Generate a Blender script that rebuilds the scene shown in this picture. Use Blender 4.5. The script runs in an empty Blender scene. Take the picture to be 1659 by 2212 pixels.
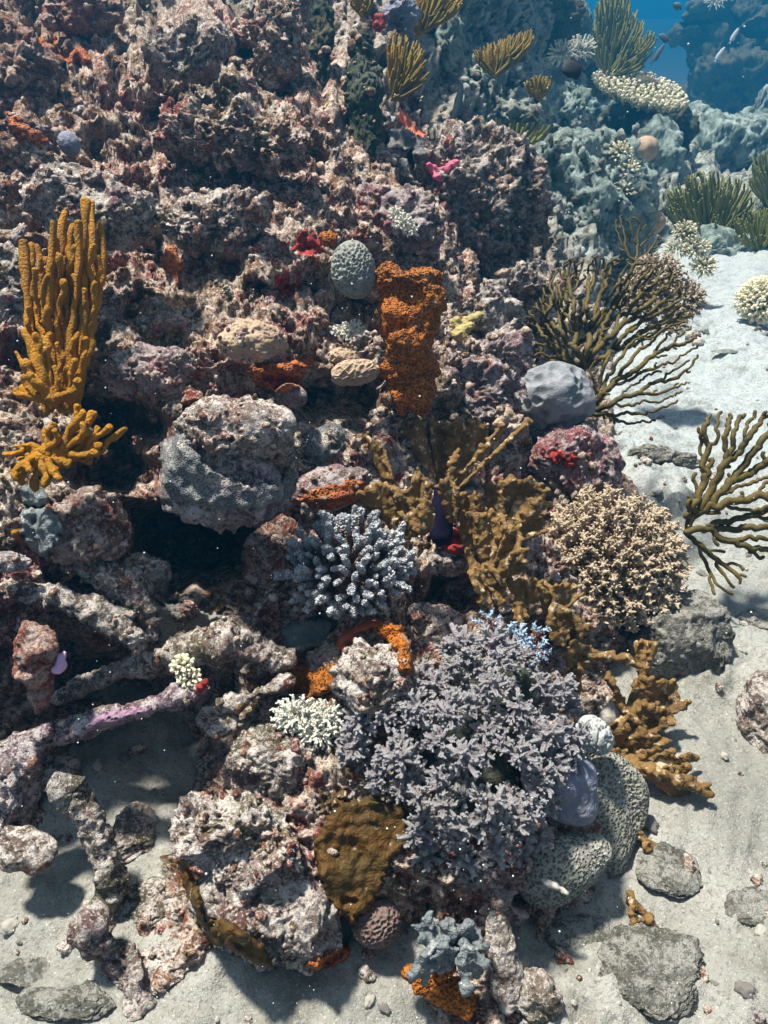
import bpy, math, random
import numpy as np
from mathutils import Vector, Quaternion, Matrix

# ------------------------------------------------------------------ camera, light, water
S = bpy.context.scene
COL = S.collection
PITCH = math.radians(33.0)
CAMZ = 1.5
cam_data = bpy.data.cameras.new('camera')
cam_data.sensor_fit = 'VERTICAL'
cam_data.angle_y = math.radians(65.0)
cam_data.clip_start = 0.02
cam_data.clip_end = 400.0
cam = bpy.data.objects.new('camera', cam_data)
cam.location = (0, 0, CAMZ)
cam.rotation_euler = (math.radians(90) - PITCH, 0, 0)
COL.objects.link(cam)
S.camera = cam

SUN_EL, SUN_AZ = 70.0, -58.0          # degrees; azimuth measured from +Y (ahead of the camera) towards +X
sd = Vector((math.sin(math.radians(SUN_AZ)) * math.cos(math.radians(SUN_EL)),
             math.cos(math.radians(SUN_AZ)) * math.cos(math.radians(SUN_EL)),
             math.sin(math.radians(SUN_EL))))
sun_data = bpy.data.lights.new('sun', 'SUN')
sun_data.energy = 5.0
sun_data.angle = math.radians(4.5)
sun_data.color = (1.0, 0.93, 0.82)
sun = bpy.data.objects.new('sun', sun_data)
sun.rotation_euler = sd.to_track_quat('Z', 'Y').to_euler()
sun.location = (0, 3, 8)
COL.objects.link(sun)

world = bpy.data.worlds.new('World')
S.world = world
world.use_nodes = True
wn, wl = world.node_tree.nodes, world.node_tree.links
wn.clear()
sky = wn.new('ShaderNodeTexSky')
sky.sky_type = 'NISHITA'
sky.sun_disc = False
sky.sun_elevation = math.radians(SUN_EL)
sky.sun_rotation = math.radians(SUN_AZ)
bg1 = wn.new('ShaderNodeBackground')
bg1.inputs['Strength'].default_value = 0.065
bg2 = wn.new('ShaderNodeBackground')
bg2.inputs['Color'].default_value = (0.01, 0.10, 0.30, 1)
bg2.inputs['Strength'].default_value = 0.35
tc = wn.new('ShaderNodeTexCoord')
sep = wn.new('ShaderNodeSeparateXYZ')
mr = wn.new('ShaderNodeMapRange')
mr.inputs['From Min'].default_value = 0.15
mr.inputs['From Max'].default_value = 0.6
mixw = wn.new('ShaderNodeMixShader')
out = wn.new('ShaderNodeOutputWorld')
wl.new(tc.outputs['Generated'], sep.inputs[0])
wl.new(sep.outputs['Z'], mr.inputs['Value'])
wl.new(mr.outputs[0], mixw.inputs[0])
hs = wn.new('ShaderNodeHueSaturation')
hs.inputs['Saturation'].default_value = 0.35
wl.new(sky.outputs[0], hs.inputs['Color'])
wl.new(hs.outputs[0], bg1.inputs['Color'])
wl.new(bg2.outputs[0], mixw.inputs[1])
wl.new(bg1.outputs[0], mixw.inputs[2])
wl.new(mixw.outputs[0], out.inputs['Surface'])

S.view_settings.view_transform = 'Standard'
S.view_settings.look = 'None'
S.view_settings.exposure = 1.08
S.view_settings.gamma = 1.0
S.cycles.max_bounces = 6
S.cycles.diffuse_bounces = 4
S.cycles.glossy_bounces = 1
S.cycles.transmission_bounces = 1
S.cycles.volume_bounces = 0
S.cycles.transparent_max_bounces = 6
S.cycles.use_denoising = True
S.cycles.sample_clamp_indirect = 4.0

HAZE_DENSITY = 0.036

# ------------------------------------------------------------------ picture geometry (measuring frame 1659 x 2212)
CX, CY, FPX = 829.5, 1106.0, 1106.0 / math.tan(math.radians(32.5))
FW = np.array([0.0, math.cos(PITCH), -math.sin(PITCH)])
RT = np.array([1.0, 0.0, 0.0])
UP = np.array([0.0, math.sin(PITCH), math.cos(PITCH)])
CAM = np.array([0.0, 0.0, CAMZ])


def ray(x, y):
    x = np.asarray(x, float); y = np.asarray(y, float)
    return FW + ((x - CX) / FPX)[..., None] * RT + ((CY - y) / FPX)[..., None] * UP


def at(x, y, d):
    return CAM + ray(x, y) * np.asarray(d, float)[..., None]


def sandd(x, y, z=0.0):
    return (z - CAMZ) / ray(x, y)[..., 2]


# ------------------------------------------------------------------ noise
def _h(ix, iy, iz, s):
    h = (ix.astype(np.uint32) * np.uint32(374761393) + iy.astype(np.uint32) * np.uint32(668265263)
         + iz.astype(np.uint32) * np.uint32(2246822519) + np.uint32((s * 3266489917) & 0xffffffff))
    h = (h ^ (h >> np.uint32(13))) * np.uint32(1274126177)
    h = (h ^ (h >> np.uint32(15))) * np.uint32(2654435761)
    return h ^ (h >> np.uint32(16))


_rg = np.random.RandomState(5)
_G = _rg.normal(size=(256, 3)); _G /= np.linalg.norm(_G, axis=1)[:, None]
_G = _G.astype(np.float32)


def noise(P, s=0):
    P = P.astype(np.float32)
    I = np.floor(P); f = P - I; I = I.astype(np.int64)
    w = f * f * f * (f * (f * 6 - 15) + 10)
    r = np.zeros(len(P), np.float32)
    for a in (0, 1):
        wa = w[:, 0] if a else 1 - w[:, 0]
        for b in (0, 1):
            wb = w[:, 1] if b else 1 - w[:, 1]
            for c in (0, 1):
                wc = w[:, 2] if c else 1 - w[:, 2]
                g = _G[_h(I[:, 0] + a, I[:, 1] + b, I[:, 2] + c, s) & np.uint32(255)]
                r += wa * wb * wc * (g[:, 0] * (f[:, 0] - a) + g[:, 1] * (f[:, 1] - b) + g[:, 2] * (f[:, 2] - c))
    return r * 1.6


def fbm(P, o=3, s=0):
    r = 0; a = 1.0
    for k in range(o):
        r = r + a * noise(P * (2.03 ** k) + 7.3 * k, s + k); a *= 0.5
    return r


def worley(P, s=0):
    P = P.astype(np.float32)
    I = np.floor(P).astype(np.int64)
    f1 = np.full(len(P), 9.0, np.float32); f2 = f1.copy(); idv = np.zeros(len(P), np.float32)
    for a in (-1, 0, 1):
        for b in (-1, 0, 1):
            for c in (-1, 0, 1):
                h = _h(I[:, 0] + a, I[:, 1] + b, I[:, 2] + c, s)
                ox = (h & np.uint32(1023)).astype(np.float32) / 1023
                oy = ((h >> np.uint32(10)) & np.uint32(1023)).astype(np.float32) / 1023
                oz = ((h >> np.uint32(20)) & np.uint32(1023)).astype(np.float32) / 1023
                d = np.sqrt((I[:, 0] + a + ox - P[:, 0]) ** 2 + (I[:, 1] + b + oy - P[:, 1]) ** 2 + (I[:, 2] + c + oz - P[:, 2]) ** 2)
                nb = d < f1
                f2 = np.where(nb, f1, np.minimum(f2, d)); idv = np.where(nb, ox, idv); f1 = np.where(nb, d, f1)
    return f1, f2, idv


def crust(P, s=0, k=1.0, pits=1.0, fine=1.0):
    """height of dead-reef relief in metres at world points P"""
    W = P + 0.035 * np.stack([noise(P * 7 + 3, s + 50), noise(P * 7 + 11, s + 51), noise(P * 7 + 19, s + 52)], 1)
    W = W + 0.010 * np.stack([noise(P * 28 + 3, s + 60), noise(P * 28 + 11, s + 61), noise(P * 28 + 19, s + 62)], 1)
    h = 0.040 * fbm(W * 3.2, 2, s)
    h = h + 0.026 * (1 - np.abs(noise(W * 8, s + 3)) * 2.2)
    f1, f2, iv = worley(W * 16, s + 5)
    h = h + 0.036 * np.clip(0.75 - f1, 0, 1) * (0.3 + iv)
    g1, g2, gv = worley(W * 42, s + 6)
    rg = np.clip(noise(P * 5 + 9, s + 21) + 0.6, 0.15, 1.2)
    h = h + fine * 0.030 * rg * np.clip(0.68 - g1, 0, 1) * (0.2 + 1.2 * gv)
    hole = np.clip(0.42 - g1, 0, 1) / 0.42
    h = h - 0.034 * pits * np.where((gv > 0.58) & (noise(P * 4, s + 9) > -0.2), hole ** 0.7, 0)
    h = h + fine * (0.011 * fbm(W * 45, 2, s + 12) + 0.008 * (1 - np.abs(noise(W * 75, s + 15)) * 2) + 0.004 * noise(W * 150, s + 14))
    return h * k


# ------------------------------------------------------------------ mesh helpers
def mesh_from(name, V, Q=None, T=None, smooth=True):
    me = bpy.data.meshes.new(name)
    Q = np.zeros((0, 4), np.int32) if Q is None else np.asarray(Q, np.int32).reshape(-1, 4)
    T = np.zeros((0, 3), np.int32) if T is None else np.asarray(T, np.int32).reshape(-1, 3)
    V = np.asarray(V, np.float32)
    me.vertices.add(len(V)); me.vertices.foreach_set('co', V.ravel())
    nl = Q.size + T.size
    me.loops.add(nl)
    me.loops.foreach_set('vertex_index', np.concatenate([Q.ravel(), T.ravel()]).astype(np.int32))
    me.polygons.add(len(Q) + len(T))
    st = np.concatenate([np.arange(len(Q)) * 4, Q.size + np.arange(len(T)) * 3]).astype(np.int32)
    me.polygons.foreach_set('loop_start', st)
    me.update(calc_edges=True)
    me.polygons.foreach_set('use_smooth', np.full(len(Q) + len(T), smooth, bool))
    me.validate()
    return me


def link(name, me, mat, parent=None, loc=(0, 0, 0)):
    if mat is not None and not me.materials:
        me.materials.append(mat)
    o = bpy.data.objects.new(name, me)
    COL.objects.link(o)
    o.location = loc
    if parent is not None:
        o.parent = parent
    return o


def tag(o, label, cat, group=None, kind=None):
    o['label'] = label; o['category'] = cat
    if group: o['group'] = group
    if kind: o['kind'] = kind
    return o


def thing(name, label, cat, loc, group=None):
    o = bpy.data.objects.new(name, None)
    o.empty_display_size = 0.02
    COL.objects.link(o)
    o.location = tuple(float(c) for c in loc)
    return tag(o, label, cat, group)


def solid(name, geo, mat, label, cat, base, group=None, smooth=True):
    V, Q, T = geo
    me = mesh_from(name, V - np.asarray(base), Q, T, smooth)
    return tag(link(name, me, mat, None, tuple(float(c) for c in base)), label, cat, group)


def part(name, geo, mat, root, smooth=True):
    V, Q, T = geo
    return link(name, mesh_from(name, V - np.array(root.location), Q, T, smooth), mat, root)


def cat(gs):
    V, Q, T, n = [], [], [], 0
    for v, q, t in gs:
        V.append(v); Q.append(np.asarray(q).reshape(-1, 4) + n); T.append(np.asarray(t).reshape(-1, 3) + n); n += len(v)
    return np.concatenate(V), np.concatenate(Q), np.concatenate(T)


_ico = {}
def ico(n):
    if n not in _ico:
        import bmesh
        bm = bmesh.new(); bmesh.ops.create_icosphere(bm, subdivisions=n, radius=1.0)
        _ico[n] = (np.array([v.co[:] for v in bm.verts]), np.array([[v.index for v in f.verts] for f in bm.faces]))
        bm.free()
    return _ico[n]


_cs = {}
def ball(m):
    """even sphere mesh of 12*m*m triangles"""
    m = max(8, int(m))
    if m not in _cs:
        t = np.tan(np.linspace(-1, 1, m + 1) * math.pi / 4); a, b = np.meshgrid(t, t); o = np.ones_like(a); Vs, Ts = [], []
        i = (np.arange(m)[:, None] * (m + 1) + np.arange(m)[None]).ravel()
        for k, (x, y, z) in enumerate([(a, b, o), (-a, b, -o), (o, a, b), (-o, -a, b), (b, o, a), (b, -o, -a)]):
            Vs.append(np.stack([x, y, z], -1).reshape(-1, 3)); n0 = k * (m + 1) ** 2
            Ts.append(np.concatenate([np.stack([i, i + 1, i + m + 2], 1), np.stack([i, i + m + 2, i + m + 1], 1)]) + n0)
        V = np.concatenate(Vs); V /= np.linalg.norm(V, axis=1)[:, None]; T = np.concatenate(Ts)
        _, idx, inv = np.unique(np.round(V, 6), axis=0, return_index=True, return_inverse=True)
        V = V[idx]; T = inv.ravel()[T]
        n = np.cross(V[T[:, 1]] - V[T[:, 0]], V[T[:, 2]] - V[T[:, 0]]); bad = (n * V[T[:, 0]]).sum(1) < 0
        T[bad] = T[bad][:, ::-1]; _cs[m] = (V, T)
    return _cs[m]


def vnormals(V, T):
    a, b, c = V[T[:, 0]], V[T[:, 1]], V[T[:, 2]]
    n = np.cross(b - a, c - a); N = np.zeros_like(V)
    for k in range(3): np.add.at(N, T[:, k], n)
    return N / (np.linalg.norm(N, axis=1)[:, None] + 1e-12)


def sweep(P, R, n=8, cap=True):
    P = np.asarray(P, float); R = np.asarray(R, float)
    if cap:
        t0 = P[0] - P[1]; t0 /= np.linalg.norm(t0) + 1e-9
        t1 = P[-1] - P[-2]; t1 /= np.linalg.norm(t1) + 1e-9
        A = [math.radians(a) for a in (80, 50, 22)]
        P = np.concatenate([[P[0] + t0 * R[0] * math.sin(a) for a in A], P, [P[-1] + t1 * R[-1] * math.sin(a) for a in A[::-1]]])
        R = np.concatenate([[R[0] * math.cos(a) for a in A], R, [R[-1] * math.cos(a) for a in A[::-1]]])
    k = len(P)
    Tn = np.gradient(P, axis=0); Tn /= np.linalg.norm(Tn, axis=1)[:, None] + 1e-12
    u = np.cross(Tn[0], [0.31, 0.52, 0.8]); u /= np.linalg.norm(u) + 1e-12
    U = [u]
    for i in range(1, k):
        u = U[-1] - Tn[i] * np.dot(U[-1], Tn[i]); u /= np.linalg.norm(u) + 1e-12; U.append(u)
    U = np.array(U); W = np.cross(Tn, U)
    a = np.linspace(0, 2 * math.pi, n, endpoint=False)
    V = P[:, None] + R[:, None, None] * (np.cos(a)[None, :, None] * U[:, None] + np.sin(a)[None, :, None] * W[:, None])
    V = V.reshape(-1, 3)
    i = np.arange(k - 1)[:, None] * n; j = np.arange(n)[None]; j2 = (j + 1) % n
    Q = np.stack([i + j, i + j2, i + n + j2, i + n + j], -1).reshape(-1, 4)
    V = np.concatenate([V, [P[0], P[-1]]])
    jj = np.arange(n)
    T = np.concatenate([np.stack([(jj + 1) % n, jj, np.full(n, k * n)], 1),
                        np.stack([(k - 1) * n + jj, (k - 1) * n + (jj + 1) % n, np.full(n, k * n + 1)], 1)])
    return V, Q, T


def spline(pts, m=6):
    """Catmull-Rom through pts (any dimension)"""
    p = np.asarray(pts, float); p = np.concatenate([[2 * p[0] - p[1]], p, [2 * p[-1] - p[-2]]])
    o = []
    for i in range(1, len(p) - 2):
        for t in np.linspace(0, 1, m, endpoint=False):
            o.append(0.5 * (2 * p[i] + (p[i + 1] - p[i - 1]) * t + (2 * p[i - 1] - 5 * p[i] + 4 * p[i + 1] - p[i + 2]) * t * t
                            + (3 * p[i] - p[i - 1] - 3 * p[i + 1] + p[i + 2]) * t ** 3))
    o.append(p[-2])
    return np.array(o)


def rough(geo, amp, freq, s=0):
    V, Q, T = geo
    return V + amp * np.stack([noise(V * freq, s), noise(V * freq + 31, s + 1), noise(V * freq + 67, s + 2)], 1), Q, T


def fuse(geo, voxel, smooth_it=3):
    """union of overlapping closed shapes"""
    me = mesh_from('fuse', *geo)
    o = bpy.data.objects.new('fuse', me); COL.objects.link(o)
    m = o.modifiers.new('r', 'REMESH'); m.mode = 'VOXEL'; m.voxel_size = voxel
    if smooth_it:
        m2 = o.modifiers.new('s', 'SMOOTH'); m2.iterations = smooth_it; m2.factor = 0.5
    dg = bpy.context.evaluated_depsgraph_get()
    e = o.evaluated_get(dg).to_mesh()
    V = np.empty(len(e.vertices) * 3); e.vertices.foreach_get('co', V); V = V.reshape(-1, 3)
    e.calc_loop_triangles()
    qs, ts = [], []
    L = np.empty(len(e.loops), np.int32); e.loops.foreach_get('vertex_index', L)
    st = np.empty(len(e.polygons), np.int32); e.polygons.foreach_get('loop_start', st)
    tt = np.empty(len(e.polygons), np.int32); e.polygons.foreach_get('loop_total', tt)
    Q = L[st[tt == 4][:, None] + np.arange(4)] if (tt == 4).any() else np.zeros((0, 4), np.int32)
    T = L[st[tt == 3][:, None] + np.arange(3)] if (tt == 3).any() else np.zeros((0, 3), np.int32)
    o.to_mesh_clear() if False else None
    bpy.data.objects.remove(o); bpy.data.meshes.remove(me)
    return V, Q, T


def geo_normals(geo):
    V, Q, T = geo
    Q = np.asarray(Q).reshape(-1, 4); T = np.asarray(T).reshape(-1, 3)
    A = np.concatenate([Q[:, :3], Q[:, [0, 2, 3]], T])
    return vnormals(V, A)


# ------------------------------------------------------------------ materials
class M:
    """small node-graph writer"""
    def __init__(s, name, rough=0.85, spec=0.25):
        s.m = bpy.data.materials.new(name); s.m.use_nodes = True
        s.n = s.m.node_tree.nodes; s.l = s.m.node_tree.links
        s.b = s.n['Principled BSDF']
        s.b.inputs['Roughness'].default_value = rough
        s.b.inputs['Specular IOR Level'].default_value = spec
        s.tc = s.n.new('ShaderNodeTexCoord')
        s.co = s.tc.outputs['Object']

    def world(s):
        g = s.n.new('ShaderNodeNewGeometry'); s.co = g.outputs['Position']; return s

    def noise(s, scale, detail=4, rough=0.6, off=0.0, dist=0.0):
        t = s.n.new('ShaderNodeTexNoise'); t.inputs['Scale'].default_value = scale
        t.inputs['Detail'].default_value = detail; t.inputs['Roughness'].default_value = rough
        t.inputs['Distortion'].default_value = dist
        if off:
            m = s.n.new('ShaderNodeVectorMath'); m.operation = 'ADD'; m.inputs[1].default_value = (off, off * .7, off * 1.3)
            s.l.new(s.co, m.inputs[0]); s.l.new(m.outputs[0], t.inputs['Vector'])
        else:
            s.l.new(s.co, t.inputs['Vector'])
        return t.outputs['Fac']

    def vor(s, scale, feature='F1', rnd=1.0):
        t = s.n.new('ShaderNodeTexVoronoi'); t.feature = feature; t.inputs['Scale'].default_value = scale
        t.inputs['Randomness'].default_value = rnd
        s.l.new(s.co, t.inputs['Vector']); return t.outputs['Distance']

    def ramp(s, f, a, b, lo=0.0, hi=1.0):
        t = s.n.new('ShaderNodeMapRange'); t.inputs['From Min'].default_value = a; t.inputs['From Max'].default_value = b
        t.inputs['To Min'].default_value = lo; t.inputs['To Max'].default_value = hi
        s.l.new(f, t.inputs['Value']); return t.outputs[0]

    def mix(s, f, a, b, mode='MIX'):
        t = s.n.new('ShaderNodeMix'); t.data_type = 'RGBA'; t.blend_type = mode
        for v, i in ((f, 0), (a, 6), (b, 7)):
            if isinstance(v, (int, float)): t.inputs[i].default_value = v
            elif isinstance(v, tuple): t.inputs[i].default_value = (*v, 1)
            else: s.l.new(v, t.inputs[i])
        return t.outputs[2]

    def math(s, op, a, b=0.0):
        t = s.n.new('ShaderNodeMath'); t.operation = op
        for v, i in ((a, 0), (b, 1)):
            if isinstance(v, (int, float)): t.inputs[i].default_value = v
            else: s.l.new(v, t.inputs[i])
        return t.outputs[0]

    def color(s, c):
        if isinstance(c, tuple): s.b.inputs['Base Color'].default_value = (*c, 1)
        else: s.l.new(c, s.b.inputs['Base Color'])
        return s

    def bump(s, f, strength=0.5, dist=0.005):
        t = s.n.new('ShaderNodeBump'); t.inputs['Strength'].default_value = strength; t.inputs['Distance'].default_value = dist
        s.l.new(f, t.inputs['Height']); s.l.new(t.outputs[0], s.b.inputs['Normal']); return s


def crust_mat(name, base=(0.32, 0.175, 0.10), pale=(0.88, 0.745, 0.63), dark=(0.055, 0.04, 0.04), tint=(0.30, 0.06, 0.05),
              tint_amt=0.6, turf=(0.17, 0.13, 0.045), turf_amt=0.45, pale_amt=1.0, rust=0.65, off=0.0, haze_tint_amt=0.75):
    m = M(name, 0.9, 0.2).world()
    c = m.mix(m.ramp(m.noise(11, 5, 0.7, off + 1), 0.42, 0.60), base, tuple(x * 0.5 for x in base))
    c = m.mix(m.ramp(m.noise(3.5, 6, 0.65, off + 7), 0.48, 0.56, 0, min(1, tint_amt * 1.5)), c, tint)
    c = m.mix(m.ramp(m.noise(4.5, 6, 0.65, off + 13), 0.51, 0.59, 0, min(1, turf_amt * 1.6)), c, turf)
    c = m.mix(m.ramp(m.noise(6, 5, 0.65, off + 53), 0.56, 0.62, 0, 0.7), c, tuple(0.55 * x + 0.05 for x in pale))
    # pale sediment lies on what faces up
    g = m.n.new('ShaderNodeNewGeometry'); sp = m.n.new('ShaderNodeSeparateXYZ'); m.l.new(g.outputs['Normal'], sp.inputs[0])
    up = m.ramp(sp.outputs['Z'], -0.2, 0.8, 0.45, 1.0)
    c = m.mix(m.math('MULTIPLY', m.ramp(m.noise(24, 6, 0.72, off + 3, 0.6), 0.47, 0.56, 0, 0.95 * pale_amt), up), c, pale)
    c = m.mix(m.ramp(m.noise(60, 5, 0.7, off + 5), 0.52, 0.62, 0, 0.85), c, dark)
    c = m.mix(m.ramp(m.noise(14, 5, 0.65, off + 23), 0.59, 0.66, 0, rust), c, (0.36, 0.11, 0.03))
    c = m.mix(m.math('MULTIPLY', m.ramp(m.noise(130, 3, 0.7, off + 9), 0.54, 0.62, 0, 0.85 * pale_amt), up), c, pale)
    c = m.mix(m.ramp(m.noise(210, 2, 0.6, off + 15), 0.58, 0.66, 0, 0.7), c, dark)
    sx_ = m.n.new('ShaderNodeSeparateXYZ'); m.l.new(m.co, sx_.inputs[0])
    wst = m.math('MULTIPLY', m.ramp(sx_.outputs['X'], -0.75, -1.45), m.ramp(m.noise(6, 5, 0.7, off + 33), 0.42, 0.56))
    c = m.mix(m.math('MULTIPLY', wst, rust * 1.2), c, (0.34, 0.12, 0.05))
    # grey green tint standing in for haze, painted into rock colour with distance
    out_ = m.ramp(m.math('ADD', sx_.outputs['Y'], m.math('MULTIPLY', m.noise(1.6, 4, 0.6, off + 43), 1.0)), 3.4, 4.8, 0, haze_tint_amt)
    haze_tint = m.mix(m.ramp(m.noise(9, 6, 0.7, off + 63), 0.42, 0.58), (0.09, 0.13, 0.11), (0.44, 0.54, 0.49))
    c = m.mix(out_, c, haze_tint)
    m.color(c)
    h = m.math('ADD', m.noise(90, 6, 0.75, off), m.math('MULTIPLY', m.noise(260, 3, 0.7), 0.5))
    m.bump(h, 1.0, 0.016)
    return m.m


def flesh(name, a, b, scale=12, bumps=(120, 0.4, 0.004), rough=0.7, speck=None, spec=0.3, pores=None):
    m = M(name, rough, spec)
    c = m.mix(m.ramp(m.noise(scale, 4), 0.35, 0.65), a, b)
    if speck: c = m.mix(m.ramp(m.noise(speck[0], 3, 0.6, 4), speck[1], speck[1] + 0.08, 0, speck[3] if len(speck) > 3 else 0.9), c, speck[2])
    h = m.noise(bumps[0], 3, 0.6)
    if pores:
        v = m.vor(pores[0])
        c = m.mix(m.ramp(v, 0.08, 0.35, pores[2], 0), c, pores[1])
        h = m.math('ADD', h, m.math('MULTIPLY', m.ramp(v, 0.0, 0.5), 1.5))
    m.color(c); m.bump(h, bumps[1], bumps[2])
    return m.m


def tipped(name, base, tip, lo, hi, bumps=(60, 0.5, 0.02), speck=None):
    """colour runs along the branch's own length (local z 0..1), as on living branch tips"""
    m = M(name, 0.75, 0.25)
    sp = m.n.new('ShaderNodeVectorMath'); sp.operation = 'LENGTH'; m.l.new(m.co, sp.inputs[0])
    f = m.math('ADD', sp.outputs['Value'], m.math('MULTIPLY', m.math('SUBTRACT', m.noise(4, 3), 0.5), 0.25))
    c = m.mix(m.ramp(f, lo, hi), base, tip)
    if speck: c = m.mix(m.ramp(m.vor(speck[0]), 0.12, 0.3, speck[2], 0), c, speck[1])
    m.color(c); m.bump(m.noise(bumps[0], 3), bumps[1], bumps[2])
    return m.m


MAT = {}
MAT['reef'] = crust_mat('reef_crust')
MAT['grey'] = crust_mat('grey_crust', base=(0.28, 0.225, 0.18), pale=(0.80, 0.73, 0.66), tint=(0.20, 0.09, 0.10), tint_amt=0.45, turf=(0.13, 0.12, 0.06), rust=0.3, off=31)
MAT['cool'] = crust_mat('cool_crust', base=(0.18, 0.26, 0.25), pale=(0.54, 0.68, 0.64), tint=(0.16, 0.17, 0.16), tint_amt=0.3, turf=(0.12, 0.15, 0.09), rust=0.05, off=47)  # cyan cast of light filtered by water is put into this colour
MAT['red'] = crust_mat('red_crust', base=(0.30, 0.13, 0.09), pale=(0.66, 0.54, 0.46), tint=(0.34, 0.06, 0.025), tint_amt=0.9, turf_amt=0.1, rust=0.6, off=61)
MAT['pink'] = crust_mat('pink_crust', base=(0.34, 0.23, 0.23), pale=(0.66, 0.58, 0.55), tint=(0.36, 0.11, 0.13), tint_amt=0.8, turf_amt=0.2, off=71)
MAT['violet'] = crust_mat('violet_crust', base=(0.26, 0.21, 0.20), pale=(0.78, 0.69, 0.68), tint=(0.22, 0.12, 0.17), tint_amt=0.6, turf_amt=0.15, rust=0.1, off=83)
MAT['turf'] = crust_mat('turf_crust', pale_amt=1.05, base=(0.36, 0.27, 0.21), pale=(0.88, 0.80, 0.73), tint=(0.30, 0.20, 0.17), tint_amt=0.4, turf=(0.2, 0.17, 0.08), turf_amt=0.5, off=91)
MAT['deep'] = crust_mat('dark_shade_crust', base=(0.07, 0.085, 0.06), pale=(0.2, 0.22, 0.17), dark=(0.02, 0.025, 0.02), tint=(0.06, 0.08, 0.03), tint_amt=0.6, pale_amt=0.4, rust=0.05, off=101, haze_tint_amt=0.0)  # dark tone also paints the shade of gaps between rocks

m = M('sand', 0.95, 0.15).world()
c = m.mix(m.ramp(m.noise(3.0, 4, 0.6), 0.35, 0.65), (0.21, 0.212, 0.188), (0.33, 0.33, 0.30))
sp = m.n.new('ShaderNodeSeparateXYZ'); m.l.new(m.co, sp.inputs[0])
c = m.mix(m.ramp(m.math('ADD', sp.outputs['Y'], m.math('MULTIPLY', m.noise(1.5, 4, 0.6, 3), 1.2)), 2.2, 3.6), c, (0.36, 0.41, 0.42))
c = m.mix(m.ramp(m.noise(22, 5, 0.7, 5), 0.50, 0.66, 0, 0.6), c, (0.19, 0.18, 0.15))
c = m.mix(m.ramp(m.noise(4.2, 6, 0.72, 15), 0.56, 0.66, 0, 0.6), c, (0.10, 0.10, 0.07))
c = m.mix(m.ramp(m.noise(120, 3, 0.7, 9), 0.53, 0.64, 0, 0.8), c, (0.14, 0.13, 0.12))
c = m.mix(m.ramp(m.noise(200, 2, 0.6, 2), 0.60, 0.70, 0, 0.35), c, (0.70, 0.68, 0.62))
m.color(c); m.bump(m.math('ADD', m.noise(40, 5, 0.75), m.math('MULTIPLY', m.noise(220, 2), 0.4)), 0.7, 0.012)
MAT['sand'] = m.m
MAT['mustard'] = flesh('mustard_sponge', (0.50, 0.22, 0.002), (0.30, 0.14, 0.003), 14, (220, 1.0, 0.010), speck=(90, 0.58, (0.50, 0.21, 0.01), 0.6))
MAT['olive'] = flesh('olive_seafan', (0.10, 0.068, 0.012), (0.06, 0.048, 0.010), 9, (200, 0.5, 0.003), speck=(120, 0.6, (0.22, 0.15, 0.04), 0.5))
MAT['yellow'] = flesh('yellow_green_finger', (0.26, 0.16, 0.010), (0.12, 0.095, 0.012), 10, (80, 0.5, 0.006))
MAT['green'] = flesh('dark_green_bush', (0.13, 0.14, 0.03), (0.20, 0.19, 0.04), 6, (80, 0.5, 0.006))
MAT['fire'] = flesh('brown_fire_coral', (0.20, 0.115, 0.033), (0.11, 0.064, 0.02), 18, (70, 0.8, 0.010), speck=(45, 0.58, (0.58, 0.46, 0.30), 0.7))
MAT['orange'] = flesh('orange_sponge', (0.42, 0.125, 0.004), (0.25, 0.08, 0.006), 12, (60, 1.0, 0.014), speck=(17, 0.62, (0.42, 0.30, 0.24), 0.8), pores=(170, (0.16, 0.05, 0.01), 0.6))
MAT['rust'] = flesh('rust_sponge', (0.42, 0.13, 0.03), (0.24, 0.06, 0.02), 22, (70, 0.9, 0.01), pores=(120, (0.10, 0.03, 0.01), 0.6))
MAT['brownsheet'] = flesh('brown_sheet_sponge', (0.085, 0.038, 0.003), (0.05, 0.033, 0.005), 11, (90, 0.9, 0.008), speck=(45, 0.64, (0.40, 0.34, 0.24), 0.7))
MAT['crimson'] = flesh('crimson_sponge', (0.32, 0.022, 0.014), (0.13, 0.012, 0.012), 40, (80, 0.8, 0.008), speck=(60, 0.62, (0.65, 0.15, 0.08)))
MAT['magenta'] = flesh('pink_sponge', (0.55, 0.12, 0.20), (0.42, 0.08, 0.16), 20)
MAT['lilac'] = flesh('lilac_bulb', (0.50, 0.30, 0.50), (0.62, 0.42, 0.60), 20)
MAT['coralred'] = flesh('coral_red_sponge', (0.60, 0.16, 0.07), (0.42, 0.09, 0.05), 20)
MAT['navy'] = flesh('violet_tube_sponge', (0.007, 0.006, 0.022), (0.016, 0.009, 0.026), 14, (110, 0.5, 0.004), rough=0.95, spec=0.05)
MAT['bluegrey'] = flesh('blue_grey_sponge', (0.09, 0.11, 0.115), (0.17, 0.19, 0.195), 22, (90, 1.0, 0.012), speck=(45, 0.58, (0.42, 0.42, 0.40), 0.7))
MAT['greysmooth'] = flesh('smooth_grey_coral', (0.21, 0.215, 0.21), (0.12, 0.122, 0.125), 9, (60, 0.8, 0.010), speck=(22, 0.55, (0.44, 0.38, 0.33), 0.8), pores=(240, (0.06, 0.06, 0.065), 0.6))
MAT['porites'] = flesh('pale_grey_dome', (0.25, 0.265, 0.285), (0.19, 0.205, 0.225), 8, (180, 0.5, 0.004), speck=(22, 0.58, (0.36, 0.33, 0.30), 0.6), pores=(260, (0.10, 0.11, 0.12), 0.6))
MAT['lavender'] = flesh('lavender_lobe', (0.22, 0.23, 0.30), (0.14, 0.15, 0.19), 8, (90, 0.8, 0.008), speck=(25, 0.54, (0.09, 0.08, 0.09), 0.8))
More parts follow.
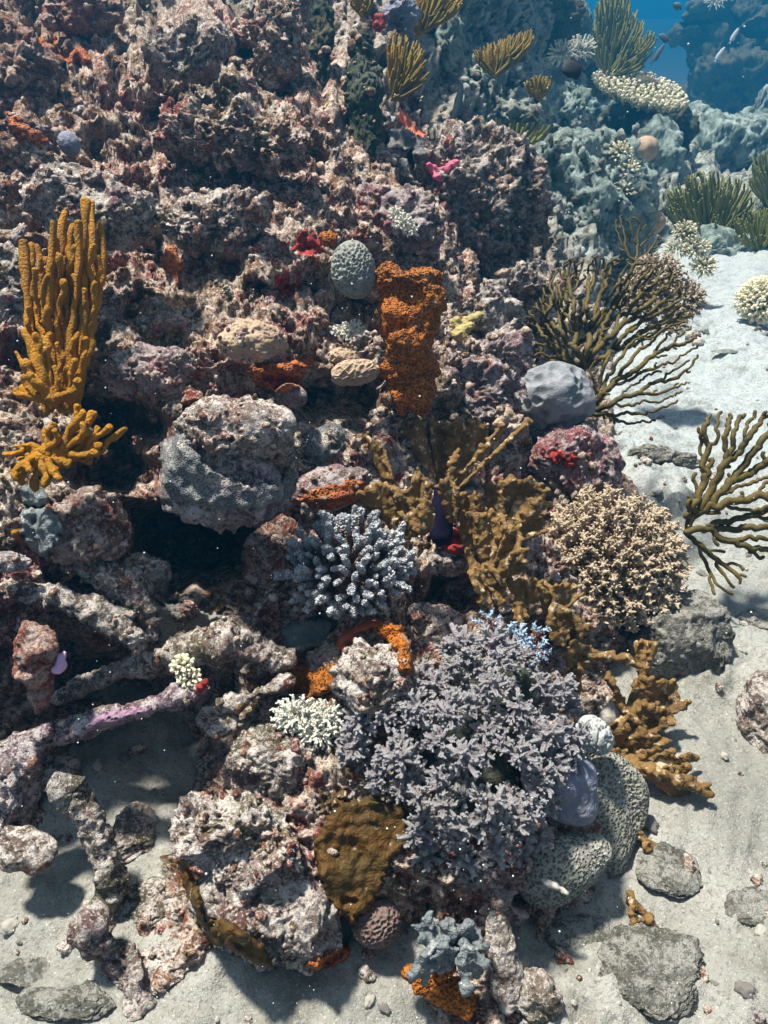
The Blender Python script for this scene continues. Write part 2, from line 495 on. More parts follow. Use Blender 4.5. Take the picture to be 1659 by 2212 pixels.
MAT['platecoral'] = flesh('dark_grey_green_plate', (0.12, 0.15, 0.155), (0.075, 0.09, 0.095), 10, (120, 0.5, 0.006), speck=(90, 0.6, (0.36, 0.40, 0.38), 0.6))
MAT['brain'] = flesh('honeycomb_brain', (0.20, 0.215, 0.19), (0.25, 0.26, 0.23), 10, (150, 0.3, 0.003))
MAT['brownbrain'] = flesh('brown_honeycomb', (0.13, 0.09, 0.08), (0.18, 0.12, 0.10), 10, (150, 0.3, 0.003))
MAT['greenbrain'] = flesh('green_pitted_coral', (0.30, 0.295, 0.235), (0.19, 0.20, 0.165), 7, (60, 0.9, 0.010), speck=(9, 0.54, (0.42, 0.40, 0.36), 0.6), pores=(150, (0.08, 0.09, 0.07), 0.75))
MAT['palebrain'] = flesh('pale_maze_coral', (0.42, 0.44, 0.42), (0.33, 0.35, 0.34), 10, pores=(110, (0.12, 0.14, 0.14), 0.8))
MAT['tanlump'] = flesh('tan_lump_coral', (0.44, 0.33, 0.23), (0.30, 0.21, 0.14), 14, pores=(130, (0.12, 0.08, 0.05), 0.7))
MAT['yellowcoral'] = flesh('yellow_ridge_coral', (0.40, 0.34, 0.13), (0.28, 0.22, 0.09), 14, pores=(130, (0.14, 0.11, 0.04), 0.6))
MAT['white'] = flesh('white_branch', (0.62, 0.64, 0.56), (0.50, 0.53, 0.46), 14)
MAT['black'] = flesh('black_scales', (0.008, 0.008, 0.012), (0.015, 0.015, 0.02), 30)
MAT['fishgrey'] = flesh('grey_blue_scales', (0.06, 0.09, 0.12), (0.10, 0.14, 0.16), 30)
MAT['fishyellow'] = flesh('yellow_fin', (0.7, 0.45, 0.03), (0.6, 0.4, 0.03), 30)
MAT['fishwhite'] = flesh('silver_scales', (0.6, 0.65, 0.65), (0.5, 0.55, 0.55), 30)
MAT['pebble'] = flesh('pale_pebble', (0.52, 0.50, 0.44), (0.38, 0.36, 0.31), 20, (90, 0.6, 0.006), speck=(70, 0.6, (0.15, 0.14, 0.12), 0.7))
MAT['darkpebble'] = flesh('dark_pebble', (0.16, 0.15, 0.14), (0.24, 0.22, 0.20), 20, (90, 0.6, 0.006), speck=(70, 0.6, (0.5, 0.48, 0.45), 0.7))
MAT['blueacro'] = tipped('blue_tipped_branch', (0.42, 0.25, 0.18), (0.90, 0.94, 0.98), 0.5, 0.75, (9, 1.0, 0.15), speck=(14, (0.80, 0.84, 0.88), 0.8))
MAT['tanacro'] = tipped('tan_branch', (0.60, 0.37, 0.19), (0.98, 0.80, 0.57), 0.25, 0.95, (20, 0.9, 0.06))
MAT['redblue'] = tipped('blue_tips_on_red_branch', (0.28, 0.09, 0.045), (0.42, 0.56, 0.70), 0.55, 0.72)
MAT['paleacro'] = tipped('pale_green_branch', (0.26, 0.25, 0.14), (0.84, 0.80, 0.58), 0.3, 0.9)
MAT['creamacro'] = tipped('cream_branch', (0.36, 0.33, 0.22), (0.74, 0.74, 0.64), 0.1, 0.6)
MAT['soft'] = tipped('lavender_polyps', (0.52, 0.44, 0.48), (0.99, 0.96, 0.98), 0.35, 0.85, (25, 1.0, 0.08))
MAT['softcream'] = tipped('cream_polyps', (0.54, 0.47, 0.48), (0.99, 0.97, 0.96), 0.35, 0.85, (25, 1.0, 0.08))
MAT['lilaccrust'] = flesh('lilac_coralline', (0.30, 0.18, 0.26), (0.24, 0.15, 0.20), 14, (90, 0.8, 0.008), speck=(35, 0.58, (0.5, 0.45, 0.42), 0.7), pores=(90, (0.08, 0.04, 0.07), 0.7))
MAT['bed'] = flesh('deep_sand', (0.10, 0.11, 0.11), (0.07, 0.08, 0.08), 0.5)
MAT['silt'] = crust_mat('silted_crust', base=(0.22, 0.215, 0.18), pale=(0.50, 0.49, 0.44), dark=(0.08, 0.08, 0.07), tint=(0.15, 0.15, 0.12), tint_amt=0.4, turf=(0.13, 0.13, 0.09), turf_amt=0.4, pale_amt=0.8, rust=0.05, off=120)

# ------------------------------------------------------------------ reef slope: one displaced sheet over control depths
CTRL = [(-350, -300, 2.5), (0, -300, 2.7), (400, -300, 3.0), (800, -300, 3.4), (1200, -300, 6.5), (1700, -300, 11), (2000, -300, 12),
        (-350, 0, 2.3), (0, 0, 2.5), (400, 0, 2.75), (800, 0, 3.1), (1150, 0, 5.6), (1400, 60, 9.5), (1659, 0, 12), (2000, 0, 12),
        (-350, 250, 2.0), (0, 250, 2.1), (400, 250, 2.3), (750, 250, 2.5), (950, 250, 3.3), (1150, 250, 5.0), (1400, 250, 8.5), (1659, 250, 10.5), (2000, 250, 10.5),
        (-350, 500, 1.8), (0, 500, 1.92), (400, 500, 2.05), (750, 500, 2.15), (950, 500, 2.55), (1150, 480, 3.5), (1380, 480, 5.2), (1659, 500, 6.3), (2000, 500, 6.3),
        (-350, 750, 1.7), (0, 750, 1.75), (400, 750, 1.86), (750, 750, 1.92), (950, 750, 2.15), (1100, 750, 2.6), (1250, 700, 3.6), (1400, 700, 4.9), (1659, 720, 4.9), (2000, 720, 4.9),
        (-350, 1000, 1.6), (0, 1000, 1.66), (400, 1000, 1.78), (700, 1000, 1.85), (950, 1000, 1.97), (1200, 1000, 2.3), (1345, 1000, 3.05), (1500, 1000, 3.6), (1800, 1000, 3.6),
        (-350, 1250, 1.5), (0, 1250, 1.56), (400, 1250, 1.75), (750, 1250, 1.78), (1000, 1250, 1.86), (1300, 1250, 2.15), (1480, 1300, 2.5), (1659, 1250, 2.8), (2000, 1250, 2.8),
        (-350, 1500, 1.6), (0, 1500, 1.66), (300, 1510, 2.08), (450, 1500, 1.90), (650, 1500, 1.65), (1000, 1500, 1.62), (1200, 1500, 1.8), (1330, 1500, 2.12), (1500, 1500, 2.4), (1800, 1500, 2.4),
        (-350, 1750, 1.6), (0, 1750, 1.72), (300, 1730, 1.90), (330, 1620, 1.98), (500, 1750, 1.53), (850, 1750, 1.50), (1150, 1750, 1.50), (1330, 1800, 1.70), (1500, 1750, 2.0), (1800, 1750, 2.0),
        (-350, 2000, 1.6), (100, 2020, 1.62), (250, 2000, 1.52), (500, 2000, 1.44), (800, 2000, 1.50), (1000, 2000, 1.47), (1150, 2020, 1.53), (1400, 2000, 1.62), (1659, 2000, 1.72), (2000, 2000, 1.72),
        (-350, 2212, 1.44), (0, 2212, 1.43), (300, 2212, 1.40), (600, 2212, 1.48), (800, 2212, 1.50), (1000, 2212, 1.44), (1250, 2212, 1.44), (1659, 2212, 1.55),
        (-350, 2500, 1.3), (400, 2500, 1.3), (1000, 2500, 1.32), (2000, 2500, 1.4)]
# hollows (+) and bulges (-): x, y, half width, half height, turn (deg), metres
CARVE = [(435, 1175, 150, 95, 5, 0.60), (790, 850, 38, 75, 0, 0.20), (770, 680, 50, 40, 0, 0.14), (640, 620, 50, 55, 0, 0.13), (1075, 585, 70, 70, 0, 0.08), (1150, 1060, 45, 50, 0, 0.12), (570, 650, 34, 24, 0, 0.13), (300, 330, 60, 25, 0, 0.12), (420, 262, 70, 26, 5, 0.12), (905, 640, 70, 90, 0, 0.06), (540, 150, 26, 30, 0, 0.14), (340, 560, 26, 40, 0, .08), (300, 650, 26, 30, 0, .1), (500, 600, 30, 26, 0, .1), (780, 260, 40, 170, 8, 0.08), (700, 90, 40, 110, 0, 0.06), (110, 110, 70, 110, -25, 0.12), (40, 290, 45, 60, 0, 0.18),
         (330, 265, 95, 45, 10, 0.16), (250, 200, 30, 90, 10, 0.10), (255, 900, 95, 45, 25, 0.32), (240, 1010, 90, 50, 0, 0.28), (560, 100, 22, 45, 0, 0.12),
         (750, 640, 60, 70, 0, 0.12), (690, 860, 70, 40, 0, 0.20), (960, 1300, 80, 70, 0, 0.18), (1100, 620, 90, 90, 0, 0.05), (1060, 90, 110, 70, 0, 0.3),
         (1060, 330, 130, 60, 10, 0.12), (1220, 1010, 80, 40, 0, 0.10), (1000, 1700, 100, 110, 0, 0.10), (800, 2030, 110, 60, 0, 0.14), (210, 1460, 100, 40, -15, 0.18),
         (220, 780, 40, 60, 0, 0.08), (1230, 1440, 80, 60, 0, 0.10), (1170, 1370, 60, 40, 0, 0.2), (120, 1400, 60, 60, 0, .12), (610, 1480, 60, 40, 0, 0.1),
         (200, 430, 90, 60, 0, -0.10), (420, 120, 90, 90, 0, -0.14), (480, 330, 120, 60, 0, -0.06), (520, 700, 180, 90, 0, -0.07), (880, 470, 70, 50, 0, -0.05),
         (230, 620, 60, 100, 0, 0.0), (1000, 1110, 60, 30, 0, -0.03), (350, 780, 120, 50, 0, -0.06), (600, 560, 90, 60, 0, -0.05), (980, 830, 70, 60, 0, -0.08)]
_c = np.array(CTRL, float)


def _phi(r2):
    return 0.5 * r2 * np.log(r2 + 1e-9)


_A = _phi(((_c[:, None, :2] - _c[None, :, :2]) ** 2).sum(-1) / 1e6) + np.eye(len(_c)) * 0.002
_Pm = np.concatenate([np.ones((len(_c), 1)), _c[:, :2] / 1e3], 1)
_K = np.block([[_A, _Pm], [_Pm.T, np.zeros((3, 3))]])
_W = np.linalg.solve(_K, np.concatenate([np.log(_c[:, 2]), [0, 0, 0]]))


def base_d(x, y, carve=True):
    x = np.atleast_1d(np.asarray(x, float)); y = np.atleast_1d(np.asarray(y, float))
    r = _W[-3] + _W[-2] * x / 1e3 + _W[-1] * y / 1e3
    for k in range(len(_c)):
        r = r + _W[k] * _phi(((x - _c[k, 0]) ** 2 + (y - _c[k, 1]) ** 2) / 1e6)
    d = np.exp(r)
    if carve:
        q = np.stack([x / 55, y / 55, x * 0 + 2.5], 1); wx, wy = 26 * noise(q, 41) + 10 * noise(q * 2.6, 43), 26 * noise(q, 42) + 10 * noise(q * 2.6, 44)
        x = x + wx; y = y + wy
    for (a, b, w, h, t, dep) in (CARVE if carve else []):
        ct, sn = math.cos(math.radians(t)), math.sin(math.radians(t))
        u = ((x - a) * ct + (y - b) * sn) / w; v = (-(x - a) * sn + (y - b) * ct) / h
        d = d + dep * np.exp(-(u * u + v * v) ** 1.4)
    return d


nx, ny = 540, 690
gx = np.linspace(-260, 1930, nx); gy = np.linspace(-260, 2330, ny)
X, Y = np.meshgrid(gx, gy); X = X.ravel(); Y = Y.ravel()
D0 = base_d(X, Y)
V = at(X, Y, D0)
# normals of the smooth sheet
Vg = at(X, Y, base_d(X, Y, False)).reshape(ny, nx, 3)
N = np.cross(np.gradient(Vg, axis=1), np.gradient(Vg, axis=0)).reshape(-1, 3)
N /= np.linalg.norm(N, axis=1)[:, None]
N *= -np.sign((N * (V - CAM)).sum(1))[:, None]
tc_ = CAM - V; tc_ /= np.linalg.norm(tc_, axis=1)[:, None]
lift = N * 0.6 + tc_ * 0.55 + np.array([0, 0, 0.15]); lift /= np.linalg.norm(lift, axis=1)[:, None]
amp = np.clip(D0 / 2.2, 0.9, 4)
hh = crust(V / np.clip(D0 / 2.4, 1, 4)[:, None], 0)
q1, _, qv = worley(V * 6.5 + 0.3 * np.stack([noise(V * 12, 90), noise(V * 12, 91), noise(V * 12, 92)], 1), 33)
hh = hh - 0.085 * np.where(qv > 0.60, np.clip((0.40 - q1) / 0.2, 0, 1), 0)
V = V + lift * (amp * 1.15 * (hh - 0.02))[:, None]
edge = 1195 + 18 * noise(np.stack([Y / 30, Y * 0, X * 0], 1)) + np.clip(-Y, 0, 400) * 0
drop = (X > edge) & (Y < 235 + 0.05 * (X - 1200) + 14 * noise(np.stack([X / 25, X * 0 + 5, X * 0], 1)))
i = (np.arange(ny - 1)[:, None] * nx + np.arange(nx - 1)[None]).ravel()
Q = np.stack([i, i + nx, i + nx + 1, i + 1], 1)
Q = Q[~drop[Q].any(1)]
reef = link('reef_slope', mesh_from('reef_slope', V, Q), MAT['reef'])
reef['kind'] = 'structure'

# ------------------------------------------------------------------ sand floor and the deeper sea bed
def sand_z(x, y):
    P = np.stack([x, y, x * 0], 1)
    z = 0.08 * noise(P * 1.3, 70) + 0.045 * noise(P * 3.1, 71) + 0.022 * noise(P * 8, 72) + 0.010 * noise(P * 24, 73)
    f1, _, iv = worley(P * 14, 74)
    z = z - 0.022 * np.where(iv > 0.72, np.clip(0.35 - f1, 0, 1) / 0.35, 0)
    g1, _, gv = worley(P * 34, 75)
    z = z + 0.010 * np.where(gv > 0.7, np.clip(0.4 - g1, 0, 1) / 0.4, 0) + 0.003 * noise(P * 70, 76)
    # rubble ridges, as on the right of the photograph
    rub = np.clip(noise(P * 1.9 + 4.4, 78) - 0.12, 0, 1)
    z = z + rub * (0.10 * (1 - np.abs(noise(P * 16, 79)) * 2) + 0.03 * noise(P * 45, 80))
    return z - 0.16 * np.clip(y - 6.0, 0, 60)


sx, sy = 330, 380
a = np.linspace(-350, 2100, sx)
yy = np.concatenate([np.linspace(0.35, 5.0, 330), np.linspace(5.1, 24, 50)])
dd = yy / (math.cos(PITCH)) / 1.0
# rows at constant world Y; columns fan out with distance
U = (a - CX) / FPX
XX = np.zeros((sy, sx)); YY = np.zeros((sy, sx))
for r in range(sy):
    XX[r] = U * (yy[r] * 0.9 + 0.75); YY[r] = yy[r]
xs, ys = XX.ravel(), YY.ravel()
Vs = np.stack([xs, ys, sand_z(xs, ys)], 1)
i = (np.arange(sy - 1)[:, None] * sx + np.arange(sx - 1)[None]).ravel()
Qs = np.stack([i, i + 1, i + sx + 1, i + sx], 1)
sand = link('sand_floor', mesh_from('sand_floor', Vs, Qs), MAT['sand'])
sand['kind'] = 'structure'
gz = np.array([[-120, -60, -2.6], [120, -60, -2.6], [120, 160, -2.6], [-120, 160, -2.6]], float)
bed = link('sea_bed', mesh_from('sea_bed', gz, [[0, 1, 2, 3]]), MAT['bed'])
bed['kind'] = 'structure'

GROUND = [(reef, None), (sand, None)]


def ground(o, x, y, rx, ry):
    m_ = max(rx, ry) * 1.35 + 12
    GROUND.append((o, (x - m_, y - m_, x + m_, y + m_)))



LAST = ['']


def hit(x, y, extra=()):
    """first surface met along the sight line through (x, y): point and depth"""
    d = ray(x, y); L = float(np.linalg.norm(d)); dv = Vector(d / L); best = None
    for o, bb in GROUND:
        if bb and not (bb[0] < x < bb[2] and bb[1] < y < bb[3]): continue
        mi = Vector(o.location) + (Vector(o.parent.location) if o.parent else Vector())
        ok, p, n, f = o.ray_cast(Vector(CAM) - mi, dv)
        if ok:
            t = (p + mi - Vector(CAM)).length
            if best is None or t < best[0]: best = (t, p + mi, n, o)
    if best is None:
        dd = float(sandd(x, y)) if d[2] < -0.02 else 8.0
        return at(x, y, dd), dd, np.array([0, 0, 1.0])
    LAST[0] = best[3].name
    return np.array(best[1]), best[0] / L, np.array(best[2])


# ------------------------------------------------------------------ rocks
def rock_geo(x, y, rx, ry, rz=None, lift=0.0, d=None, seed=0, n=5, k=0.8, tilt=0.0, box=0.0, pits=1.0):
    """ellipsoid (radii in picture pixels at its own distance; rz in the same unit along the sight line) with reef relief"""
    if d is None: d = float(base_d(x, y)[0])
    d = d - lift
    c = at(x, y, d); s = d / FPX
    rz = rz if rz else 0.8 * min(rx, ry)
    v, t = ball(1.57 * max(rx, ry) / (4.5 if max(rx, ry) > 60 else 3.6) * (0.7 if d > 4 else 1.0))
    v = v.copy()
    if box:
        p = np.abs(v) ** (2 + box * 4); v = v / (p.sum(1) ** (1 / (2 + box * 4)))[:, None]
    ct, sn = math.cos(math.radians(tilt)), math.sin(math.radians(tilt))
    a = v[:, 0] * rx * s; b = v[:, 1] * ry * s
    L = np.stack([a * ct - b * sn, a * sn + b * ct, v[:, 2] * rz * s], 1)
    V = c + L[:, :1] * RT + L[:, 1:2] * UP - L[:, 2:] * FW
    N = vnormals(V, t)
    if (N * (V - c)).sum() < 0: N = -N; t = t[:, ::-1]
    V = V + 0.16 * min(rx, ry) * s * N * noise((V - c) / (min(rx, ry) * s) * 1.1 + seed, seed)[:, None]
    sc = max(1.0, d / 2.5); h = (crust((V + seed * 3.7) / sc, seed % 7, 1.0, pits) - 0.03) * sc
    if sc > 1.15: k = min(k, 1.0)
    V = V + N * (h * k * min(1.0, 0.25 + min(rx, ry) * s / 0.12))[:, None]
    return (V, np.zeros((0, 4), int), t), c, d


def rock(name, label, x, y, rx, ry, mat='reef', group=None, cat_='rock', **kw):
    g, c, d = rock_geo(x, y, rx, ry, **kw)
    o = solid(name, g, MAT[mat], label, cat_, c, group)
    ground(o, x, y, rx, ry)
    return o

# ------------------------------------------------------------------ rocks and outcrops
G_ = 'rocks of the reef'
g1, c1, d1 = rock_geo(495, 1020, 133, 110, 115, lift=0.20, d=1.80, seed=3, n=6, k=0.55, box=0.3, pits=0.4)
bo = thing('boulder', 'large rounded boulder with smooth grey skin and crusty sunlit top over the dark hollow', 'boulder', c1)
ground(part('body', g1, MAT['violet'], bo), 497, 1015, 140, 118)
g2, c2, d2 = rock_geo(515, 945, 112, 60, 98, lift=0.23, d=1.80, seed=8, n=6, k=0.8, tilt=-6, box=0.2)
ground(part('crust_cap', g2, MAT['turf'], bo), 512, 938, 122, 80)


rock('rock', 'reddish brown dome of rock left of the dark hollow, below the lowest mustard sponge', 190, 1150, 88, 72, 'red', lift=0.10, seed=11, n=6, k=0.7)
rock('rock', 'rounded dark rock with crimson growth beneath the pale grey dome coral', 1240, 990, 103, 92, 'pink', d=2.28, seed=12, n=6, k=0.7)
rock('rock', 'knobbly rock with an orange rim and orange patch above the lavender soft coral', 812, 1462, 100, 98, 'turf', lift=0.10, seed=13, n=6, k=0.75)
rock('rock', 'pale pitted boulder in the lower middle left of the brown sponge sheet', 515, 1812, 150, 105, 'turf', lift=0.07, seed=14, n=6, k=0.8, tilt=-20)
rock('rock', 'pitted grey boulder with a mustard edge at the bottom, under the pale pitted boulder', 590, 1985, 168, 95, 'grey', lift=0.03, seed=15, n=6, k=0.8, tilt=-20)
rock('rock', 'smooth grey green rock beneath the tan finger coral, standing on the sand', 1472, 1378, 106, 96, 'silt', d=2.14, seed=16, n=6, k=0.55, pits=0.6)
rock('rock', 'dark round rock cut by the picture edge on the right hand sand', 1668, 1555, 72, 100, 'grey', d=1.95, seed=17, n=5, k=0.5)
rock('rock', 'pale crusty rock at the right edge below the dark round rock', 1650, 1740, 62, 58, 'silt', d=1.84, seed=18, n=5, k=0.6)
rock('rock', 'tall smooth grey stone leaning at the bottom, right of the blue grey sponge', 1088, 2075, 46, 118, 'grey', d=1.40, seed=19, n=5, k=0.45, pits=0.2, tilt=8)
rock('rock', 'crusty block at the left edge above the shaded sand', 48, 1836, 68, 44, 'turf', d=1.52, seed=20, n=6, k=0.6, tilt=-6)
rock('rock', 'violet crusted upright block at the left edge above the lowest crusty block', 22, 1690, 58, 88, 'violet', d=1.56, seed=21, n=6, k=0.6)
rock('rock', 'broad pale shelf of rock behind the tall mustard sponge', 190, 440, 155, 78, 'turf', lift=0.16, seed=22, n=6, k=0.55, tilt=-14)
rock('rock', 'arched pale rock near the top left with a dark hole under it', 395, 120, 92, 62, 'turf', lift=0.20, seed=23, n=6, k=0.9, tilt=10)
rock('rock', 'big knobbly rock face in the upper left above the dark ledge', 500, 300, 190, 75, 'reef', lift=0.14, seed=24, n=6, k=1.0, tilt=-8)
rock('rock', 'knobbly rock at the top edge left of the dark green streak', 600, 80, 70, 95, 'reef', lift=0.18, seed=25, n=6, k=1.0)
rock('rock', 'honeycombed pale rock with round black holes in the upper middle left', 450, 480, 105, 62, 'turf', lift=0.12, seed=26, n=6, k=1.0)
rock('rock', 'sloping crusty rock right of the dark green streak, above the round brain coral', 870, 470, 100, 62, 'pink', lift=0.06, seed=27, n=6, k=0.9, tilt=-25)
rock('rock', 'large grey pitted outcrop in the upper middle below the pink sponge', 1010, 450, 165, 168, 'grey', d=2.86, seed=28, n=6, k=1.3, tilt=-20)
rock('rock', 'bumpy ochre and purple rock ledge left of the grey boulder, under the tall mustard sponge', 330, 800, 105, 50, 'pink', lift=0.10, seed=29, n=6, k=1.0)
rock('rock', 'lumpy tan mound above the rusty sponge hollow', 545, 735, 78, 52, 'tanlump', lift=0.10, seed=30, n=6, k=0.5)
rock('rock', 'pinkish crusted slope between the orange sponge column and the pale grey dome', 1030, 850, 105, 80, 'pink', lift=0.04, seed=31, n=6, k=0.7, tilt=-20)
rock('rock', 'flat reddish pink rock between the large boulder and the fire coral', 715, 1060, 92, 48, 'pink', lift=0.05, seed=32, n=6, k=0.4, tilt=14)
rock('rock', 'shaded lump inside the lower left of the dark hollow', 318, 1235, 48, 42, 'grey', lift=0.0, d=1.80, seed=66, k=0.9)
rock('rock', 'shaded rocky shoulder at the right side of the dark hollow', 575, 1215, 42, 60, 'red', d=1.82, seed=67, k=0.9)
rock('rock', 'small dim cobble on the floor of the dark hollow', 395, 1322, 34, 24, 'grey', d=1.72, seed=68, k=0.6)
rock('rock', 'brown crusted knob left of the blue tipped coral', 610, 1165, 38, 50, 'red', lift=0.05, seed=33, n=5, k=0.7)
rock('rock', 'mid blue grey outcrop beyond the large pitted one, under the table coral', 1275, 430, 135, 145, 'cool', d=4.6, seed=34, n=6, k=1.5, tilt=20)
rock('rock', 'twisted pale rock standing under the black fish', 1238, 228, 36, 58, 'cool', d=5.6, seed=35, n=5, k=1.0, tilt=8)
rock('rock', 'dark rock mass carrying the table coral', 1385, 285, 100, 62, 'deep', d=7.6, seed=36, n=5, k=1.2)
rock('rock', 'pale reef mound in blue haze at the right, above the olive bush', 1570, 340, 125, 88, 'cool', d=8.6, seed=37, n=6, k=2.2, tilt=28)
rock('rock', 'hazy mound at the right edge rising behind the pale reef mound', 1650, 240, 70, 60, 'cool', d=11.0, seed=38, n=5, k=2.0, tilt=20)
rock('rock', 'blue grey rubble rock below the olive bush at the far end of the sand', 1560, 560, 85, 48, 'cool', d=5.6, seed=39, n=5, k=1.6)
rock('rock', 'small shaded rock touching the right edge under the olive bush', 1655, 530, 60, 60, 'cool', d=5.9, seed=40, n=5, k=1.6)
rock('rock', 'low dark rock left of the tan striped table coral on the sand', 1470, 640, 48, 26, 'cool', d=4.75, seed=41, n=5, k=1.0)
rock('rock', 'violet blue crusted rock at the top edge beside the red sponge', 862, 35, 42, 48, 'lavender', d=2.75, seed=42, n=5, k=0.8, tilt=-30)
rock('rock', 'tall dark green shade stand-in buttress in the upper middle', 783, 235, 36, 165, 'deep', lift=0.20, seed=43, n=6, k=0.9)  # this dark pair paints in the shade of recesses between rocks
rock('rock', 'dark shade stand-in buttress at the top edge, left of the taller one', 697, 90, 26, 110, 'deep', lift=0.18, seed=44, n=5, k=0.9)
rock('rock', 'pale pointed rock between the two yellow finger corals near the top', 968, 88, 32, 58, 'cool', d=3.6, seed=45, n=5, k=0.8)
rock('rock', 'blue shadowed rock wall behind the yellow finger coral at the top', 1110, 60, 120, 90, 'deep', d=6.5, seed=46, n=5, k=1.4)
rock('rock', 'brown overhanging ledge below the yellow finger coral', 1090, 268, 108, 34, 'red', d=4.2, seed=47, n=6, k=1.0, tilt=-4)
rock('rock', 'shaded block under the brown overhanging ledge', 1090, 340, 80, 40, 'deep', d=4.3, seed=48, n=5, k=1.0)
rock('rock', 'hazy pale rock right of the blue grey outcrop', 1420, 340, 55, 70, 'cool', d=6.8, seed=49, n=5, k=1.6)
rock('rock', 'mound of rubble between the two sea fans, right of the big outcrop', 1130, 620, 70, 60, 'grey', d=2.75, seed=50, n=5, k=1.2)
rock('rock', 'orange brown crusted rock in the top left corner', 30, 150, 75, 110, 'red', lift=0.08, seed=51, n=6, k=1.1, tilt=25)
rock('rock', 'knobbly orange brown rock at the top edge left of the arched rock', 190, 20, 90, 45, 'red', lift=0.10, seed=52, n=5, k=1.0)
rock('rock', 'crusty sunlit slope below the top left corner rock', 60, 320, 60, 70, 'reef', lift=0.12, seed=53, n=5, k=1.0)
rock('rock', 'crusty block at the left edge behind the foot of the tall mustard sponge', 20, 640, 60, 110, 'grey', lift=0.03, seed=54, n=6, k=0.8)
rock('rock', 'grey lumps at the left edge below the leafy blue grey sponge', 30, 1215, 42, 26, 'violet', lift=0.06, seed=55, n=5, k=0.6)
rock('rock', 'white grey crusty knob under the thin violet branch', 480, 1560, 36, 34, 'grey', d=1.60, seed=56, n=5, k=0.5)
rock('rock', 'dark pitted rock slope behind the white branching coral', 690, 1590, 90, 60, 'grey', lift=0.0, seed=57, n=5, k=0.6)
rock('rock', 'broad grey pitted rock left of the lavender soft coral', 590, 1660, 110, 90, 'grey', lift=0.05, seed=58, n=6, k=0.6, tilt=-25)
rock('rock', 'rubble heap right of the blue tipped coral', 965, 1215, 62, 40, 'grey', lift=0.05, seed=59, n=5, k=0.6, tilt=15)
rock('rock', 'shaded rock between blue tipped coral and orange patched rock', 930, 1350, 70, 52, 'grey', lift=0.02, seed=60, n=5, k=0.6)
rock('rock', 'crusty rock on the sand at the bottom right, below the green pitted coral', 1150, 2150, 60, 60, 'grey', d=1.40, seed=61, n=5, k=0.5)

rock('rock', 'grey pitted block right of the small yellow ridged coral', 1062, 655, 62, 62, 'grey', d=2.34, seed=64, k=1.1)
rock('rock', 'pinkish rock right of the small yellow ridged coral, lower block', 1085, 760, 62, 48, 'pink', d=2.30, seed=65, k=0.9)
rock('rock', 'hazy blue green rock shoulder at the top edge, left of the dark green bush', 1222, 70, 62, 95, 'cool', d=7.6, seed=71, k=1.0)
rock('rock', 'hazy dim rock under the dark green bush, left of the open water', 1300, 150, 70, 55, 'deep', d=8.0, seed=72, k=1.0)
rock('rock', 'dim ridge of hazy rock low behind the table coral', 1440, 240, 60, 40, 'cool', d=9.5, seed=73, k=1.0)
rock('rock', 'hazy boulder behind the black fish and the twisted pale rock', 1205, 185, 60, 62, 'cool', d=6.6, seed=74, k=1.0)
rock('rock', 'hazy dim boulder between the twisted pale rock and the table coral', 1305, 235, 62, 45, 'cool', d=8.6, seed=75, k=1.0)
rock('rock', 'low grey rubble hump in the bright sand left of the right hand sea fan', 1432, 985, 78, 26, 'silt', d=3.0, seed=62, n=5, k=0.7, tilt=-8)
for (x, y, rx, ry, mt, lab) in [(1400, 2110, 100, 110, 'silt', 'broad low rubble bank half buried in the sand near the bottom right'),
                                (1630, 1975, 66, 52, 'silt', 'small dark rubble patch at the right edge of the lower sand'),
                                (1640, 1330, 60, 40, 'silt', 'pitted grey patch of rubble right of the barrel shaped sponge'),
                                (330, 2120, 90, 60, 'turf', 'spread of rubble on the sand at the bottom left'),
                                (80, 2110, 90, 40, 'silt', 'flat rubble patch in the bottom left corner sand'),
                                (1560, 780, 30, 16, 'silt', 'small dark lump alone on the bright upper sand'),
                                (300, 1830, 50, 85, 'grey', 'mottled rubble bed right of the upright crusted branch'),
                                (120, 1700, 60, 50, 'grey', 'shaded rubble between the violet branch and the upright branch'),
                                (345, 1985, 75, 60, 'grey', 'rubble heap beside the mustard edge of the pitted grey boulder'),
                                (150, 2185, 110, 50, 'silt', 'crumbly rubble ridge along the bottom left picture edge'),
                                (1440, 1885, 60, 75, 'silt', 'sandy rubble among the broken fire coral twigs, lower right'),
                                (1250, 2020, 70, 50, 'silt', 'greenish silted rock just below the green pitted coral')]:
    g, c, d = rock_geo(x, y, rx, ry, d=float(sandd(x, y)) + 0.012, seed=int(x) % 50, k=0.55)
    V = g[0].copy(); zc = float(sand_z(c[:1], c[1:2])[0]); V[:, 2] = zc + (V[:, 2] - c[2]) * (0.13 if lab[:3] not in ('mot', 'sha', 'rub', 'cru', 'gre') else 0.42) + 0.004
    o = solid('rock', (V, g[1], g[2]), MAT[mt], lab, 'rock', (c[0], c[1], zc)); ground(o, x, y, rx, ry)

